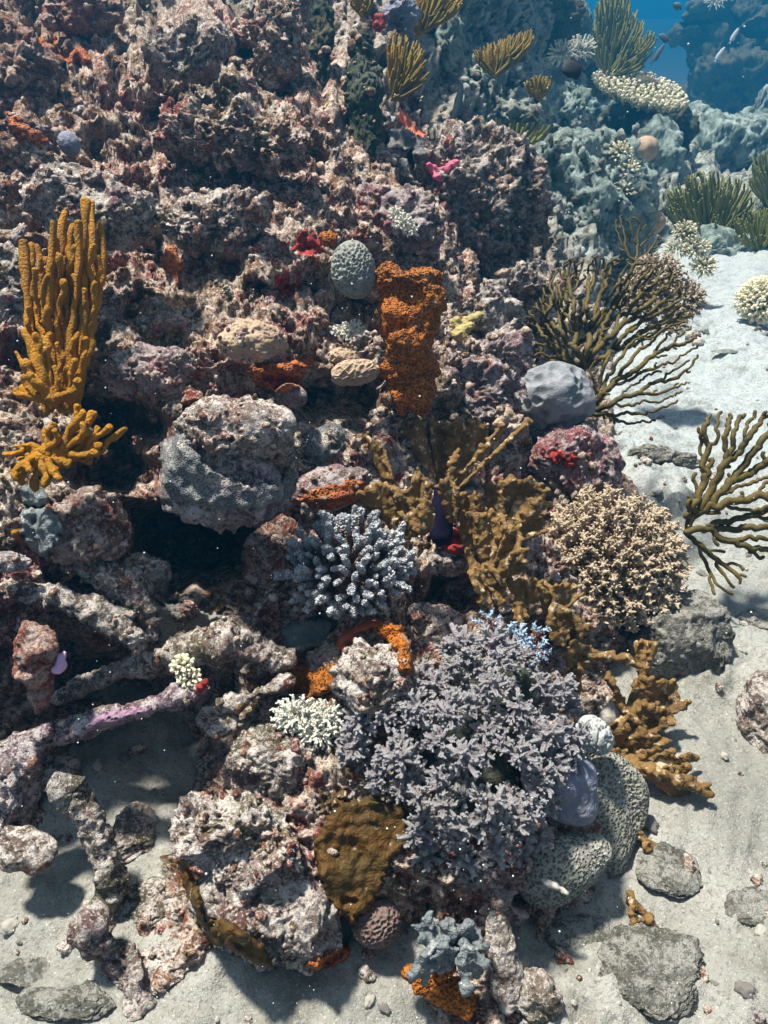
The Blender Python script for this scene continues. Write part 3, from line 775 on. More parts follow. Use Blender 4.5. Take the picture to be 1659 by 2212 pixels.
# far reef in blue water, right of the open water gap
FAR = 17.0
ft = thing('coral_tower', 'far dark blue silhouette of a coral tower with flat plates in the top right corner', 'coral tower', at(1600, 200, FAR))
for q, (x, y, rx, ry, tl) in enumerate([(1570, 160, 62, 120, 25), (1635, 120, 70, 150, 0), (1550, 60, 40, 70, 15), (1600, 20, 70, 60, 0), (1480, 235, 60, 45, 15), (1560, 225, 110, 40, 10)]):
    g, _, _ = rock_geo(x, y, rx, ry, d=FAR + 0.3 * q, seed=90 + q, n=4, k=4.0, tilt=tl)
    part('buttress', g, MAT['deep'], ft)
for q, (x, y, rx, ry, tl) in enumerate([(1505, 48, 42, 15, 0), (1500, 82, 40, 10, -14), (1525, 20, 40, 12, 5), (1640, 60, 40, 12, 0)]):
    g, _, _ = rock_geo(x, y, rx, ry, 45, d=FAR - 0.2, seed=97 + q, n=4, k=1.5, tilt=tl)
    part('plate', g, MAT['deep'], ft)

# ------------------------------------------------------------------ coral builders
def inpoly(px, py, poly):
    p = np.asarray(poly, float); c = np.zeros(len(px), bool); j = len(p) - 1
    for i in range(len(p)):
        a, b = p[i], p[j]
        c ^= ((a[1] > py) != (b[1] > py)) & (px < (b[0] - a[0]) * (py - a[1]) / (b[1] - a[1] + 1e-9) + a[0]); j = i
    return c


def sample(poly, n, rng, mind=0):
    p = np.asarray(poly, float); lo, hi = p.min(0), p.max(0); out = []
    for _ in range(n * 60):
        q = lo + rng.rand(2) * (hi - lo)
        if inpoly(q[:1], q[1:], poly)[0] and (not mind or all((q[0] - o[0]) ** 2 + (q[1] - o[1]) ** 2 > mind * mind for o in out)):
            out.append(q)
            if len(out) >= n: break
    return np.array(out)


def px_path(pts, d0, dl=None):
    """pts: (x, y[, depth offset m]); returns world points"""
    p = np.array([(q[0], q[1], q[2] if len(q) > 2 else 0.0) for q in pts], float)
    return at(p[:, 0], p[:, 1], d0 + p[:, 2])


def finger_sponge(root, name, tips, base, d0, w, mat, seed=0, bend=0.5, spread=0.05, seg=12, lumps=0.0042, cut=0, basef=None):
    """upright rounded fingers that all rise from one foot"""
    rng = np.random.RandomState(seed)
    bx, by = base
    for k, t in enumerate(tips):
        tx, ty = t[0], t[1]; bx, by = base if basef is None else basef(tx, ty)
        if k > 11 and cut: L_ = min(1.0, cut / max(1, math.hypot(tx - bx, ty - by))); bx = tx + (bx - tx) * L_ ** 1.3; by = ty + (by - ty) * L_
        ww = (t[2] if len(t) > 2 else w) * 0.80
        off = rng.uniform(-spread, spread)
        s = np.linspace(0, 1, 9)
        tx += rng.uniform(-3, 3); x = tx + (bx - tx) * s ** (1 / bend) + rng.uniform(3, 8) * np.sin(s * rng.uniform(4, 8) + k)
        y = ty + (by - ty) * s
        d = d0 + off * (1 - s) - 0.01
        P = at(x, y, d)
        r = ww * 0.5 * d0 / FPX * (1.0 + 0.16 * np.sin(s * rng.uniform(8, 15) + k * 2) - 0.15 * s)
        r[0] *= 0.95
        g = sweep(spline(P, 3), np.interp(np.linspace(0, 1, 25), s, r), seg)
        g = rough(g, lumps, 55, seed + k % 5)
        part(name, g, mat, root)


def grow(root, att, step, kill, infl, it=140, bias=(0, 0), jit=0.15, seed=0):
    rng = np.random.RandomState(seed)
    N = [np.array(root, float)]; par = [-1]; att = att.copy(); b = np.array(bias, float)
    # trunk towards the attractors
    for _ in range(it):
        if not len(att): break
        A = np.array(N)
        d = ((att[:, None] - A[None]) ** 2).sum(-1); j = d.argmin(1); dm = np.sqrt(d.min(1))
        ok = dm < infl
        if not ok.any():
            i = dm.argmin(); v = att[i] - A[j[i]]; v /= np.linalg.norm(v); N.append(A[j[i]] + v * step); par.append(int(j[i])); continue
        new = 0
        for n in np.unique(j[ok]):
            v = att[ok & (j == n)] - A[n]; v = (v / (np.linalg.norm(v, axis=1)[:, None] + 1e-9)).mean(0) + b
            v += rng.normal(size=2) * jit; L = np.linalg.norm(v)
            if L < 1e-3: continue
            q = A[n] + v / L * step
            if ((A - q) ** 2).sum(1).min() < (step * 0.55) ** 2: continue
            N.append(q); par.append(int(n)); new += 1
        A = np.array(N)
        d = np.sqrt(((att[:, None] - A[None]) ** 2).sum(-1).min(1)); att = att[d > kill]
        if not new: break
    return np.array(N), par


def chains(N, par):
    n = len(N); ch = [[] for _ in range(n)]
    for i, p in enumerate(par):
        if p >= 0: ch[p].append(i)
    w = np.ones(n)
    for i in range(n - 1, -1, -1):
        if ch[i]: w[i] = sum(w[c] for c in ch[i])
    out = []; st = [(0, None)]
    while st:
        s, pre = st.pop(); c = [] if pre is None else [pre]
        i = s
        while True:
            c.append(i)
            if not ch[i]: break
            o = sorted(ch[i], key=lambda k: -w[k])
            for k in o[1:]: st.append((k, i))
            i = o[0]
        if len(c) >= 2: out.append(c)
    return out, w


def sea_fan(root, base, poly, d0, natt, step, kill, infl, rtip, rbase, mat, seed, bias=(0, 0), dfun=None, seg=7, minlen=3, wav=0.03, att=None, jit=0.15):
    rng = np.random.RandomState(seed)
    A = sample(poly, natt, rng) if att is None else att
    N, par = grow(base, A, step, kill, infl, bias=bias, seed=seed, jit=jit)
    cs, w = chains(N, par)
    wob = wav * noise(np.stack([N[:, 0] / 70, N[:, 1] / 70, N[:, 0] * 0 + seed], 1), seed)
    D = d0 + wob + (dfun(N[:, 0], N[:, 1]) if dfun else 0)
    cs = sorted(cs, key=lambda c: -len(c))
    for c in cs[:290]:
        if len(c) < minlen: continue
        P = at(N[c, 0], N[c, 1], D[c])
        R = np.minimum(rbase, rtip * w[c] ** 0.33) * d0 / FPX
        if len(c) > 2: R[0] = R[1]
        m_ = 2
        Ps = spline(P, m_); Rs = np.interp(np.linspace(0, 1, len(Ps)), np.linspace(0, 1, len(R)), R)
        part('branch', rough(sweep(Ps, Rs, seg), 0.0012 * d0 / 2, 60, seed), mat, root)


def proto_branch(seed, nubs=8, r0=0.10, r1=0.07, nub_r=0.045, nub_len=0.12, seg=6, zmin=0.2, split=True, ball=False):
    """one branchlet along +Z, length 1"""
    rng = np.random.RandomState(seed)
    b = rng.normal(size=2) * 0.10
    z = np.linspace(0, 1, 6)
    P = np.stack([b[0] * z ** 2, b[1] * z ** 2, z], 1); R = r0 + (r1 - r0) * z
    gs = [sweep(P, R, seg + 1)]
    for k in range(nubs):
        zz = zmin + (1.0 - zmin) * (k + rng.rand()) / nubs; a = k * 2.4 + rng.rand() * 0.6
        c = np.array([b[0] * zz ** 2, b[1] * zz ** 2, zz]); r = np.interp(zz, [0, 1], [r0, r1])
        dr = np.array([math.cos(a), math.sin(a), 0.75]); dr /= np.linalg.norm(dr)
        L = nub_len * rng.uniform(0.6, 1.3) * (1.5 - zz * 0.6)
        if ball:
            v, t = ico(1); gs.append((v * nub_r * rng.uniform(0.75, 1.2) + c + dr * r * 0.95, np.zeros((0, 4), int), t))
        else:
            gs.append(sweep(np.array([c, c + dr * (r + L * 0.5), c + dr * (r + L)]), np.array([nub_r, nub_r * 0.9, nub_r * 0.75]), 5))
    return cat(gs)


def proto_tuft(seed, n=15, sub=5):
    """a soft coral lobe: stubby fingers with spiky tips spreading from a stalk, radius about 1"""
    rng = np.random.RandomState(seed); gs = [sweep([[0, 0, -0.5], [0, 0, 0.0], [0, 0, 0.35]], [0.16, 0.2, 0.2], 7)]
    for k in range(n):
        u = 1 - (k + 0.5) / n * 1.15; a = k * 2.399 + rng.rand() * 0.5; s = math.sqrt(max(0, 1 - u * u))
        dr = np.array([math.cos(a) * s, math.sin(a) * s, u * 0.9 + 0.1]); dr /= np.linalg.norm(dr)
        L = rng.uniform(0.65, 1.05)
        p1 = dr * L * 0.55 + rng.normal(size=3) * 0.05; p2 = dr * L
        gs.append(sweep(np.array([dr * 0.05 + [0, 0, 0.1], p1, p2]), np.array([0.16, 0.15, 0.105]), 7))
        for j in range(sub):
            q = rng.normal(size=3); q -= dr * np.dot(q, dr) * 0.8; q /= np.linalg.norm(q)
            st = dr * L * rng.uniform(0.45, 0.95)
            e = dr * 0.6 + q; e /= np.linalg.norm(e)
            gs.append(sweep(np.array([st, st + e * rng.uniform(0.20, 0.34)]), np.array([0.085, 0.055]), 6))
    V, Q, T = cat(gs)
    return V, Q, T


def colony(root, name, meshes, spots, rng):
    """copies of a few branch meshes; spots: (point, direction, length)"""
    c0 = np.array(root.location)
    for k, (p, dr, s) in enumerate(spots):
        o = bpy.data.objects.new(name, meshes[k % len(meshes)]); COL.objects.link(o)
        o.parent = root
        o.location = tuple(float(x) for x in (np.asarray(p) - c0))
        q = Vector(dr).to_track_quat('Z', 'Y') @ Quaternion((0, 0, 1), rng.uniform(0, 6.28))
        o.rotation_mode = 'QUATERNION'; o.rotation_quaternion = q
        s = (s, s, s) if np.isscalar(s) else s
        o.scale = tuple(float(x) for x in s)


def protos(name, mat, gens):
    out = []
    for g in gens:
        me = mesh_from(name, *g); me.materials.append(mat); out.append(me)
    return out


def fib(n, umin=0.0):
    k = np.arange(n) + 0.5; u = 1 - k / n * (1 - umin); a = k * 2.399963
    s = np.sqrt(1 - u * u); return np.stack([np.cos(a) * s, np.sin(a) * s, u], 1)


def frame(n):
    n = np.asarray(n, float); n = n / np.linalg.norm(n)
    a = np.cross([0, 0, 1.0], n) if abs(n[2]) < 0.95 else np.cross([0, 1.0, 0], n)
    a /= np.linalg.norm(a); return a, np.cross(n, a), n


def to_cam(p):
    v = CAM - np.asarray(p); return v / np.linalg.norm(v)


def honeycomb(name, label, cat_, x, y, rx, ry, mat, d=None, lift=0.0, cell=150, depth=0.006, n=6, tilt=0, box=0.0, lump=0.0, lumpf=10, group=None, rz=None, seed=0, maze=False, soft=0.35):
    """massive coral: ellipsoid with one cup per polyp cut into it"""
    if d is None: d = float(base_d(x, y)[0])
    d -= lift; c = at(x, y, d); s = d / FPX; rz = rz or min(rx, ry)
    v, t = ball(1.57 * max(rx, ry) / (2.2 if max(rx, ry) < 65 else 3.4)); ct, sn = math.cos(math.radians(tilt)), math.sin(math.radians(tilt))
    a, b = v[:, 0] * rx * s, v[:, 1] * ry * s
    V = c + (a * ct - b * sn)[:, None] * RT + (a * sn + b * ct)[:, None] * UP - (v[:, 2] * rz * s)[:, None] * FW
    N = vnormals(V, t)
    if (N * (V - c)).sum() < 0: N = -N; t = t[:, ::-1]
    if lump: V = V + N * (lump * (fbm((V - c) * lumpf + seed, 2, seed)))[:, None]
    if depth:
        if maze:
            h = np.abs(noise((V - c) * cell + 5, seed + 2)) * 2.5; h = np.clip(h, 0, 0.6) / 0.6
        else:
            f1, f2, _ = worley((V - c) * cell * 0.55, seed + 1); h = np.clip((f2 - f1) / soft, 0, 1); h = 1 - h
            if soft > 0.5: h = np.clip(f1 / 0.62, 0, 1) ** 1.6
            h = np.clip(h, 0, 1)
        V = V + N * (depth * (h - 0.5))[:, None]
    o = solid(name, (V, np.zeros((0, 4), int), t), MAT[mat], label, cat_, c, group)
    ground(o, x, y, rx, ry)
    return o, c, d


def drape(name, label, cat_, poly, mat, off=0.012, lumps=0.006, freq=25, step=4.0, ragged=6.0, group=None, seed=0, blur=2, parent=None, plane=False):
    """a crust grown over whatever lies behind the outline: follows that surface, swelling off it and sinking in at its rim"""
    p = np.asarray(poly, float); lo, hi = p.min(0) - 12, p.max(0) + 12
    nx_ = int((hi[0] - lo[0]) / step) + 1; ny_ = int((hi[1] - lo[1]) / step) + 1
    gx_, gy_ = np.meshgrid(np.linspace(lo[0], hi[0], nx_), np.linspace(lo[1], hi[1], ny_))
    D = np.zeros((ny_, nx_))
    for a in range(ny_):
        for b in range(nx_): D[a, b] = hit(gx_[a, b], gy_[a, b])[1]
    md = np.median(D)
    D = np.clip(D, md - 0.12, md + 0.10)
    if plane:
        A_ = np.column_stack([gx_.ravel(), gy_.ravel(), np.ones(gx_.size)]); ins = inpoly(gx_.ravel(), gy_.ravel(), p)
        co, *_r = np.linalg.lstsq(A_[ins], D.ravel()[ins], rcond=None); D = (A_ @ co).reshape(D.shape) - 0.02 + 0.15 * (D - (A_ @ co).reshape(D.shape))
    for _ in range(blur):
        E = np.pad(D, 1, mode='edge'); D = (E[:-2, 1:-1] + E[2:, 1:-1] + E[1:-1, :-2] + E[1:-1, 2:] + 4 * E[1:-1, 1:-1]) / 8
        D = np.minimum(D, E[1:-1, 1:-1])
    # signed distance to the outline
    gx1, gy1 = gx_.ravel(), gy_.ravel()
    wob = ragged * noise(np.stack([gx1 / 14, gy1 / 14, gx1 * 0 + seed], 1), seed)
    dist = np.full(len(gx1), 1e9)
    for i in range(len(p)):
        a, b = p[i], p[(i + 1) % len(p)]; ab = b - a
        tt = np.clip(((gx1 - a[0]) * ab[0] + (gy1 - a[1]) * ab[1]) / (ab @ ab), 0, 1)
        dist = np.minimum(dist, np.hypot(gx1 - a[0] - tt * ab[0], gy1 - a[1] - tt * ab[1]))
    dist = np.where(inpoly(gx1, gy1, p), dist, -dist) + wob
    prof = np.clip(dist / 9.0, -0.8, 1); prof = np.where(prof > 0, np.sqrt(np.clip(prof * (2 - prof), 0, 1)), prof)
    V0 = at(gx1, gy1, D.ravel())
    h = off * prof + lumps * (noise(V0 * freq, seed) + 0.6 * noise(V0 * freq * 2.7, seed + 3)) * np.clip(prof, 0, 1)
    V = at(gx1, gy1, D.ravel() - h)
    i = (np.arange(ny_ - 1)[:, None] * nx_ + np.arange(nx_ - 1)[None]).ravel()
    Q = np.stack([i, i + nx_, i + nx_ + 1, i + 1], 1)
    Q = Q[(dist[Q] > -6).all(1)]
    # close the back so the crust has a body
    used = np.unique(Q); mp = -np.ones(len(V), int); mp[used] = np.arange(len(used)); V = V[used]; Q = mp[Q]
    B = at(gx1[used], gy1[used], D.ravel()[used] + 0.015)
    ed = {}
    for q in Q:
        for a, b in ((0, 1), (1, 2), (2, 3), (3, 0)):
            e = (q[a], q[b]); r = (q[b], q[a])
            if r in ed: del ed[r]
            else: ed[e] = 1
    nv = len(V); side = np.array([[b, a, a + nv, b + nv] for a, b in ed], int).reshape(-1, 4)
    Vt = np.concatenate([V, B]); Qt = np.concatenate([Q, Q[:, ::-1] + nv, side])
    geo = (Vt, Qt, np.zeros((0, 3), int))
    if parent is not None: return part(name, geo, MAT[mat], parent)
    return solid(name, geo, MAT[mat], label, cat_, V.mean(0), group)


def tube_thing(name, label, cat_, pts, w, mat, d=None, rough_=(0.010, 14), k=0.35, seg=22, group=None, seed=0):
    """a knobbly branch lying on the reef; pts (x, y, width factor, extra depth), d = depth or list"""
    P = spline([(q[0], q[1], q[2] if len(q) > 2 else 1.0, (q[3] if len(q) > 3 else 0.0)) for q in pts], 14)
    if d is None:
        dd = np.array([float(base_d(a, b)[0]) for a, b in P[:, :2]]) - 0.03
    else: dd = np.full(len(P), d)
    dd = dd + P[:, 3]
    W = at(P[:, 0], P[:, 1], dd); R = w * 0.5 * P[:, 2] * dd / FPX
    g = sweep(W, R, seg)
    N = geo_normals(g)
    if (N * (g[0] - g[0].mean(0))).sum() < 0: N = -N
    h = crust(g[0] + seed, seed % 5) - 0.03
    V = g[0] + N * (h * k)[:, None]
    o = solid(name, (V, g[1], g[2]), MAT[mat], label, cat_, W[0], group)
    GROUND.append((o, (P[:, 0].min() - w, P[:, 1].min() - w, P[:, 0].max() + w, P[:, 1].max() + w))); return o


def blob(shapes, voxel, smooth_it=2):
    gs = []
    for s in shapes:
        x, y, rx, ry, d = s[:5]; rz = s[5] if len(s) > 5 else min(rx, ry); tl = math.radians(s[6] if len(s) > 6 else 0)
        v, t = ico(3); sc = d / FPX; c = at(x, y, d); a, b = v[:, 0] * rx * sc, v[:, 1] * ry * sc
        gs.append((c + (a * math.cos(tl) - b * math.sin(tl))[:, None] * RT + (a * math.sin(tl) + b * math.cos(tl))[:, None] * UP - (v[:, 2] * rz * sc)[:, None] * FW, np.zeros((0, 4), int), t))
    return fuse(cat(gs), voxel, smooth_it)


def bumpy(geo, amp, freq, s=0, cup=0, cupf=60):
    V, Q, T = geo; N = geo_normals(geo); 
    c = V.mean(0)
    if (N * (V - c)).sum() < 0: N = -N
    h = amp * fbm(V * freq, 3, s)
    if cup: f1, _, _ = worley(V * cupf, s); h = h + cup * np.clip(0.6 - f1, 0, 1)
    return V + N * h[:, None], Q, T


def fire_plate(root, base, tips, d0, w, mat, seed, lean=0.05, voxel=0.0032, web=True):
    """one blade of fire coral: ribs that fan from a foot, webbed together, with a knobbly upper edge"""
    rng = np.random.RandomState(seed); gs = []; bx, by = base; s = d0 / FPX; w = w * 1.12
    paths = []
    for k, t in enumerate(tips):
        tx, ty = t[:2]; dt = t[2] if len(t) > 2 else rng.uniform(-lean, lean)
        u = np.linspace(0, 1, 8)
        x = bx + (tx - bx) * u + 4 * np.sin(u * 7 + k * 2.1); y = by + (ty - by) * u + 4 * np.cos(u * 6 + k * 2)
        dd = d0 + dt * u + 0.006 * np.sin(u * 8 + k * 3)
        R = w * 0.5 * s * (0.95 - 0.15 * u + 0.22 * np.sin(u * 12 + k * 1.7)); R[-1] *= 1.15
        gs.append(sweep(at(x, y, dd), R, 8)); paths.append((x, y, dd))
        for j in range(7):
            i = rng.uniform(0.45, 1.0) * 7; xx, yy_, dd_ = (np.interp(i, range(8), q) for q in (x, y, dd))
            a = rng.uniform(0, 6.28); L = w * rng.uniform(0.45, 0.85)
            P2 = at(np.array([xx, xx + L * math.cos(a)]), np.array([yy_, yy_ - abs(L * math.sin(a)) * 0.8]), np.array([dd_, dd_ - rng.uniform(-0.2, 1) * L * s]))
            gs.append(sweep(P2, [w * 0.34 * s, w * 0.26 * s], 7))
    if web:
        for k in range(len(tips) - 1):
            xa, ya, da = paths[k]; xb, yb, db = paths[k + 1]
            gap = math.hypot(xa[-1] - xb[-1], ya[-1] - yb[-1])
            if gap > w * 6: continue
            top = rng.choice([5, 6, 7]); m_ = max(2, int(gap / (w * 0.35)))
            for f in np.linspace(0, 1, m_ + 2)[1:-1]:
                tp = top + (rng.rand() > 0.6) - (rng.rand() > 0.6); tp = min(8, tp)
                x = xa * (1 - f) + xb * f; y = ya * (1 - f) + yb * f; d = da * (1 - f) + db * f
                gs.append(sweep(at(x[:tp], y[:tp], d[:tp]), np.full(tp, w * 0.34 * s), 7))
    g = fuse(cat(gs), voxel, 2)
    part('plate', bumpy(g, 0.0045, 40, seed, 0.003, 70), mat, root)


def blade(root, base, tips, d0, w, mat, seed, ruffle=0.013, nr=1.3, spread=9, voxel=0.0032):
    """ruffled blade of fire coral: a thick folded sheet with a beaded, lobed rim"""
    rng = np.random.RandomState(seed); s = d0 / FPX; bx, by = base; t = np.array([q[:2] for q in tips], float)
    if len(t) < 3: return fire_plate(root, base, tips, d0, w, mat, seed)
    t = np.concatenate([t[:1], t[1:-1] * 0.72 + (t[:-2] + t[2:]) * 0.14, t[-1:]]); C = spline(t, 10); n = len(C); v = np.linspace(0, 1, n)
    L = np.hypot(C[:, 0] - bx, C[:, 1] - by)
    lob = 1 + (0.24 * noise(np.stack([v * len(t) * 2.2, v * 0, v * 0 + seed], 1), seed) + 0.05 * np.sin(v * len(t) * 9)) * np.clip(70 / L, 0.5, 1.3)
    m_ = 16; u = np.linspace(0.0, 1.0, m_)
    dirv = (C[-1] - C[0]) / (np.linalg.norm(C[-1] - C[0]) + 1e-6); B = np.array([bx, by]) + np.outer(v - 0.5, dirv) * spread * 2
    Pxy = B[None] + (C - B)[None] * (u[:, None] * (1 + (lob - 1)[None] * u[:, None] ** 2))[..., None]
    ph = rng.uniform(0, 6.28); lean = rng.uniform(-0.03, 0.01)
    D = d0 + ruffle * np.sin(v * 6.28 * nr + ph)[None] * u[:, None] ** 0.8 + lean * u[:, None] + 0.006 * noise(np.stack([Pxy[..., 0].ravel() / 14, Pxy[..., 1].ravel() / 14, np.full(Pxy[..., 0].size, seed * 1.0)], 1), seed).reshape(m_, n)
    W = at(Pxy[..., 0], Pxy[..., 1], D)
    Nn = np.cross(np.gradient(W, axis=1), np.gradient(W, axis=0)); Nn /= np.linalg.norm(Nn, axis=2)[..., None] + 1e-9
    th = 0.0036
    F = (W + Nn * th).reshape(-1, 3); K = (W - Nn * th).reshape(-1, 3); N0 = m_ * n
    i = (np.arange(m_ - 1)[:, None] * n + np.arange(n - 1)[None]).ravel()
    Qf = np.stack([i, i + 1, i + n + 1, i + n], 1); Qb = Qf[:, ::-1] + N0
    rim = [k for k in range(n)] + [r * n + n - 1 for r in range(1, m_)] + [(m_ - 1) * n + k for k in range(n - 2, -1, -1)] + [r * n for r in range(m_ - 2, 0, -1)]
    Qs = np.array([[rim[(k + 1) % len(rim)], rim[k], rim[k] + N0, rim[(k + 1) % len(rim)] + N0] for k in range(len(rim))])
    gs = [(np.concatenate([F, K]), np.concatenate([Qf, Qb, Qs]), np.zeros((0, 3), int))]
    # beaded rim and knobs
    gs.append(sweep(W[-1], w * s * (0.33 + 0.09 * np.sin(v * 40 + seed)), 8))
    for e in (0, -1): gs.append(sweep(W[3:, e], np.full(m_ - 3, w * 0.24 * s), 7))
    for k in range(int(len(t) * 3.2)):
        j = rng.randint(n); a = C[j] - np.array([bx, by]); a = a / np.linalg.norm(a); a = a + rng.normal(size=2) * 0.5; a /= np.linalg.norm(a); l = w * rng.uniform(0.2, 0.8)
        p = Pxy[-1, j]; gs.append(sweep(at(np.array([p[0], p[0] + a[0] * l]), np.array([p[1], p[1] + a[1] * l]), np.array([D[-1, j], D[-1, j] - rng.uniform(-.4, .8) * l * s])), [w * 0.36 * s, w * 0.34 * s], 7))
    for k in range(int(len(t) * 2.4)):
        j = rng.randint(n); r = rng.randint(5, m_); p = Pxy[r, j]; l = w * rng.uniform(0.3, 0.8)
        gs.append(sweep(at(np.array([p[0], p[0] + rng.uniform(-1, 1) * l]), np.array([p[1], p[1] - l * 0.8]), np.array([D[r, j], D[r, j] - 0.7 * l * s])), [w * 0.32 * s, w * 0.30 * s], 7))
    part('plate', bumpy(fuse(cat(gs), voxel, 2), 0.003, 45, seed, 0.002, 75), mat, root)

# ------------------------------------------------------------------ mustard finger sponges, left
def zz(pts): return [(a * .33, b * .33 + 398, *r) for a, b, *r in pts]


GF = 'mustard finger sponges down the left side'
d0 = 1.60
r_ = thing('finger_sponge', 'tall clump of long upright mustard fingers at the left', 'sponge', at(130, 880, d0 + 0.05), GF)
finger_sponge(r_, 'finger', zz([(150, 390, 26), (195, 405, 24), (335, 255, 20), (420, 195, 22), (570, 115, 22), (615, 115, 18), (655, 262, 20), (500, 262, 20), (452, 275, 18), (570, 290, 22),
    (380, 365, 20), (530, 395, 20), (250, 410, 16), (285, 490, 18), (237, 655, 18), (195, 812, 18), (625, 660, 16), (600, 920, 20), (320, 950, 18), (610, 330, 18), (470, 420, 18),
    (420, 480, 18), (340, 520, 18), (560, 500, 18), (500, 600, 18), (590, 560, 18), (400, 650, 18), (330, 700, 18), (460, 720, 18), (540, 780, 20), (380, 850, 18), (270, 560, 18),
    (590, 760, 18), (430, 950, 20), (530, 960, 20), (310, 820, 18), (480, 860, 18), (560, 880, 18), (640, 480, 15)] + [(a_, b_, 17) for a_, b_ in [(230, 560), (300, 600), (370, 560), (450, 560), (520, 520), (600, 620), (280, 740), (360, 780), (440, 820), (500, 700), (560, 700), (600, 840), (340, 900), (420, 900), (500, 980), (560, 1020), (300, 1010), (380, 1040), (450, 1060), (540, 1100), (480, 1160), (410, 1180), (510, 1220), (440, 1250), (390, 460), (560, 400), (470, 340), (620, 400)]]), (128, 885), d0, 19, MAT['mustard'], 3, bend=0.5, spread=0.05, cut=110, basef=lambda x, y: (132 + (x - 132) * 0.35, 885))
r_ = thing('finger_sponge', 'short stubby mustard clump at the left foot of the tall clump', 'sponge', at(105, 860, 1.56), GF)
finger_sponge(r_, 'finger', zz([(170, 975, 26), (222, 1000, 24), (262, 1050, 26), (325, 990, 22), (180, 1180, 26), (205, 1250, 26), (355, 1195, 18), (295, 1225, 22), (135, 1270, 22), (100, 1360, 22),
    (432, 1350, 18), (515, 1290, 24), (125, 1105, 14), (150, 1340, 22), (240, 1300, 24), (470, 1400, 22), (400, 1390, 18)]), (118, 868), 1.55, 22, MAT['mustard'], 4, bend=0.7, spread=0.03)
r_ = thing('finger_sponge', 'spreading mustard clump reaching right, lowest of the three', 'sponge', at(100, 1000, 1.52), GF)
finger_sponge(r_, 'finger', zz([(500, 1452, 20), (577, 1512, 22), (522, 1495, 24), (350, 1575, 20), (310, 1610, 18), (378, 1615, 20), (555, 1580, 20), (630, 1608, 20), (690, 1592, 20), (800, 1605, 18),
    (535, 1630, 24), (650, 1712, 22), (572, 1810, 24), (442, 1832, 24), (370, 1925, 26), (92, 1932, 22), (245, 1990, 22), (62, 1775, 18), (462, 1795, 24), (425, 1650, 20), (580, 1680, 20),
    (500, 1560, 22), (470, 1650, 22), (380, 1720, 24), (300, 1720, 22), (300, 1960, 22), (600, 1760, 20), (180, 1870, 24), (140, 1960, 20), (500, 1720, 22)]), (95, 985), 1.50, 21, MAT['mustard'], 5, bend=0.8, spread=0.035, basef=lambda x, y: (50 + (x - 20) * 0.55, 968 + (x - 20) * 0.10 if y < 1000 else 990))
g = blob([(100, 985, 50, 18, 1.50, 20, 8), (130, 975, 40, 20, 1.50, 20, -10), (75, 1000, 40, 12, 1.5, 14, -15), (60, 965, 30, 10, 1.5)], 0.004)
part('base', bumpy(g, 0.006, 40, 3), MAT['mustard'], r_)

# ------------------------------------------------------------------ orange sponge column
g = blob([(882, 610, 74, 34, 1.80, 60), (845, 600, 42, 36, 1.80, 40), (920, 640, 46, 40, 1.80, 45), (868, 680, 60, 70, 1.82, 50), (910, 690, 34, 60, 1.82, 40), (872, 745, 46, 34, 1.80, 44, 10), (905, 760, 34, 60, 1.84, 36),
          (880, 800, 42, 52, 1.85, 36), (905, 850, 34, 42, 1.85, 30), (868, 840, 30, 50, 1.86, 30), (912, 872, 26, 24, 1.84, 24)], 0.004, 2)
solid('sponge', bumpy(g, 0.024, 11, 6, 0.012, 70), MAT['orange'], 'tall lumpy orange sponge column standing right of the round brain coral', 'sponge', at(890, 890, 1.86))
g = blob([(712, 518, 18, 17, 1.93), (700, 512, 12, 10, 1.93), (722, 510, 8, 10, 1.93)], 0.004)
solid('sponge', bumpy(g, 0.006, 40, 7, 0.006, 120), MAT['orange'], 'small orange sponge knob beside the crimson sponge above the brain coral', 'sponge', at(712, 530, 1.95))
g = blob([(368, 545, 14, 16, 1.86), (372, 568, 22, 24, 1.85), (366, 560, 18, 18, 1.85)], 0.004)
solid('sponge', bumpy(g, 0.006, 30, 8, 0.004, 100), MAT['rust'], 'lone brick red sponge knob right of the tall mustard sponge', 'sponge', at(370, 590, 1.88))

# ------------------------------------------------------------------ massive corals
honeycomb('brain_coral', 'round grey green brain coral with honeycomb cups beside the orange column', 'brain coral', 765, 583, 46, 60, 'brain', d=1.81, cell=190, depth=0.007, lump=0.008, lumpf=9, n=7, tilt=12, rz=46, seed=3)
honeycomb('brain_coral', 'dark brown brain coral ball in the shade at the bottom middle', 'brain coral', 812, 1992, 52, 48, 'brownbrain', d=1.46, cell=190, depth=0.007, n=6, tilt=5, seed=4)
honeycomb('dome_coral', 'smooth pale grey dome coral with shallow dents behind the fire coral', 'coral', 1196, 856, 84, 68, 'porites', d=2.30, depth=0.016, cell=58, soft=0.9, lump=0.008, lumpf=18, n=6, rz=70, box=0.3, seed=5, tilt=-8)
honeycomb('lobe_coral', 'violet blue smooth lobe under the right edge of the lavender soft coral', 'coral', 1222, 1695, 70, 86, 'lavender', d=1.52, depth=0.002, cell=40, maze=True, lump=0.022, n=6, rz=60, tilt=14, seed=6)
honeycomb('pitted_coral', 'broad green pitted coral mound on the sand right of the violet lobe', 'coral', 1300, 1752, 116, 136, 'greenbrain', d=1.68, cell=150, depth=0.003, lump=0.05, lumpf=5, n=6, rz=60, tilt=10, seed=7)
honeycomb('pitted_coral', 'lower green pitted coral lobe overhanging the sand below the broad one', 'coral', 1225, 1868, 118, 72, 'greenbrain', d=1.52, cell=150, depth=0.0025, lump=0.03, lumpf=7, n=6, rz=60, tilt=10, seed=8)
honeycomb('pitted_coral', 'green domed coral peeping out above the lavender soft coral', 'coral', 1030, 1432, 92, 62, 'greenbrain', d=1.69, cell=230, depth=0.003, lump=0.01, n=5, rz=60, seed=9)
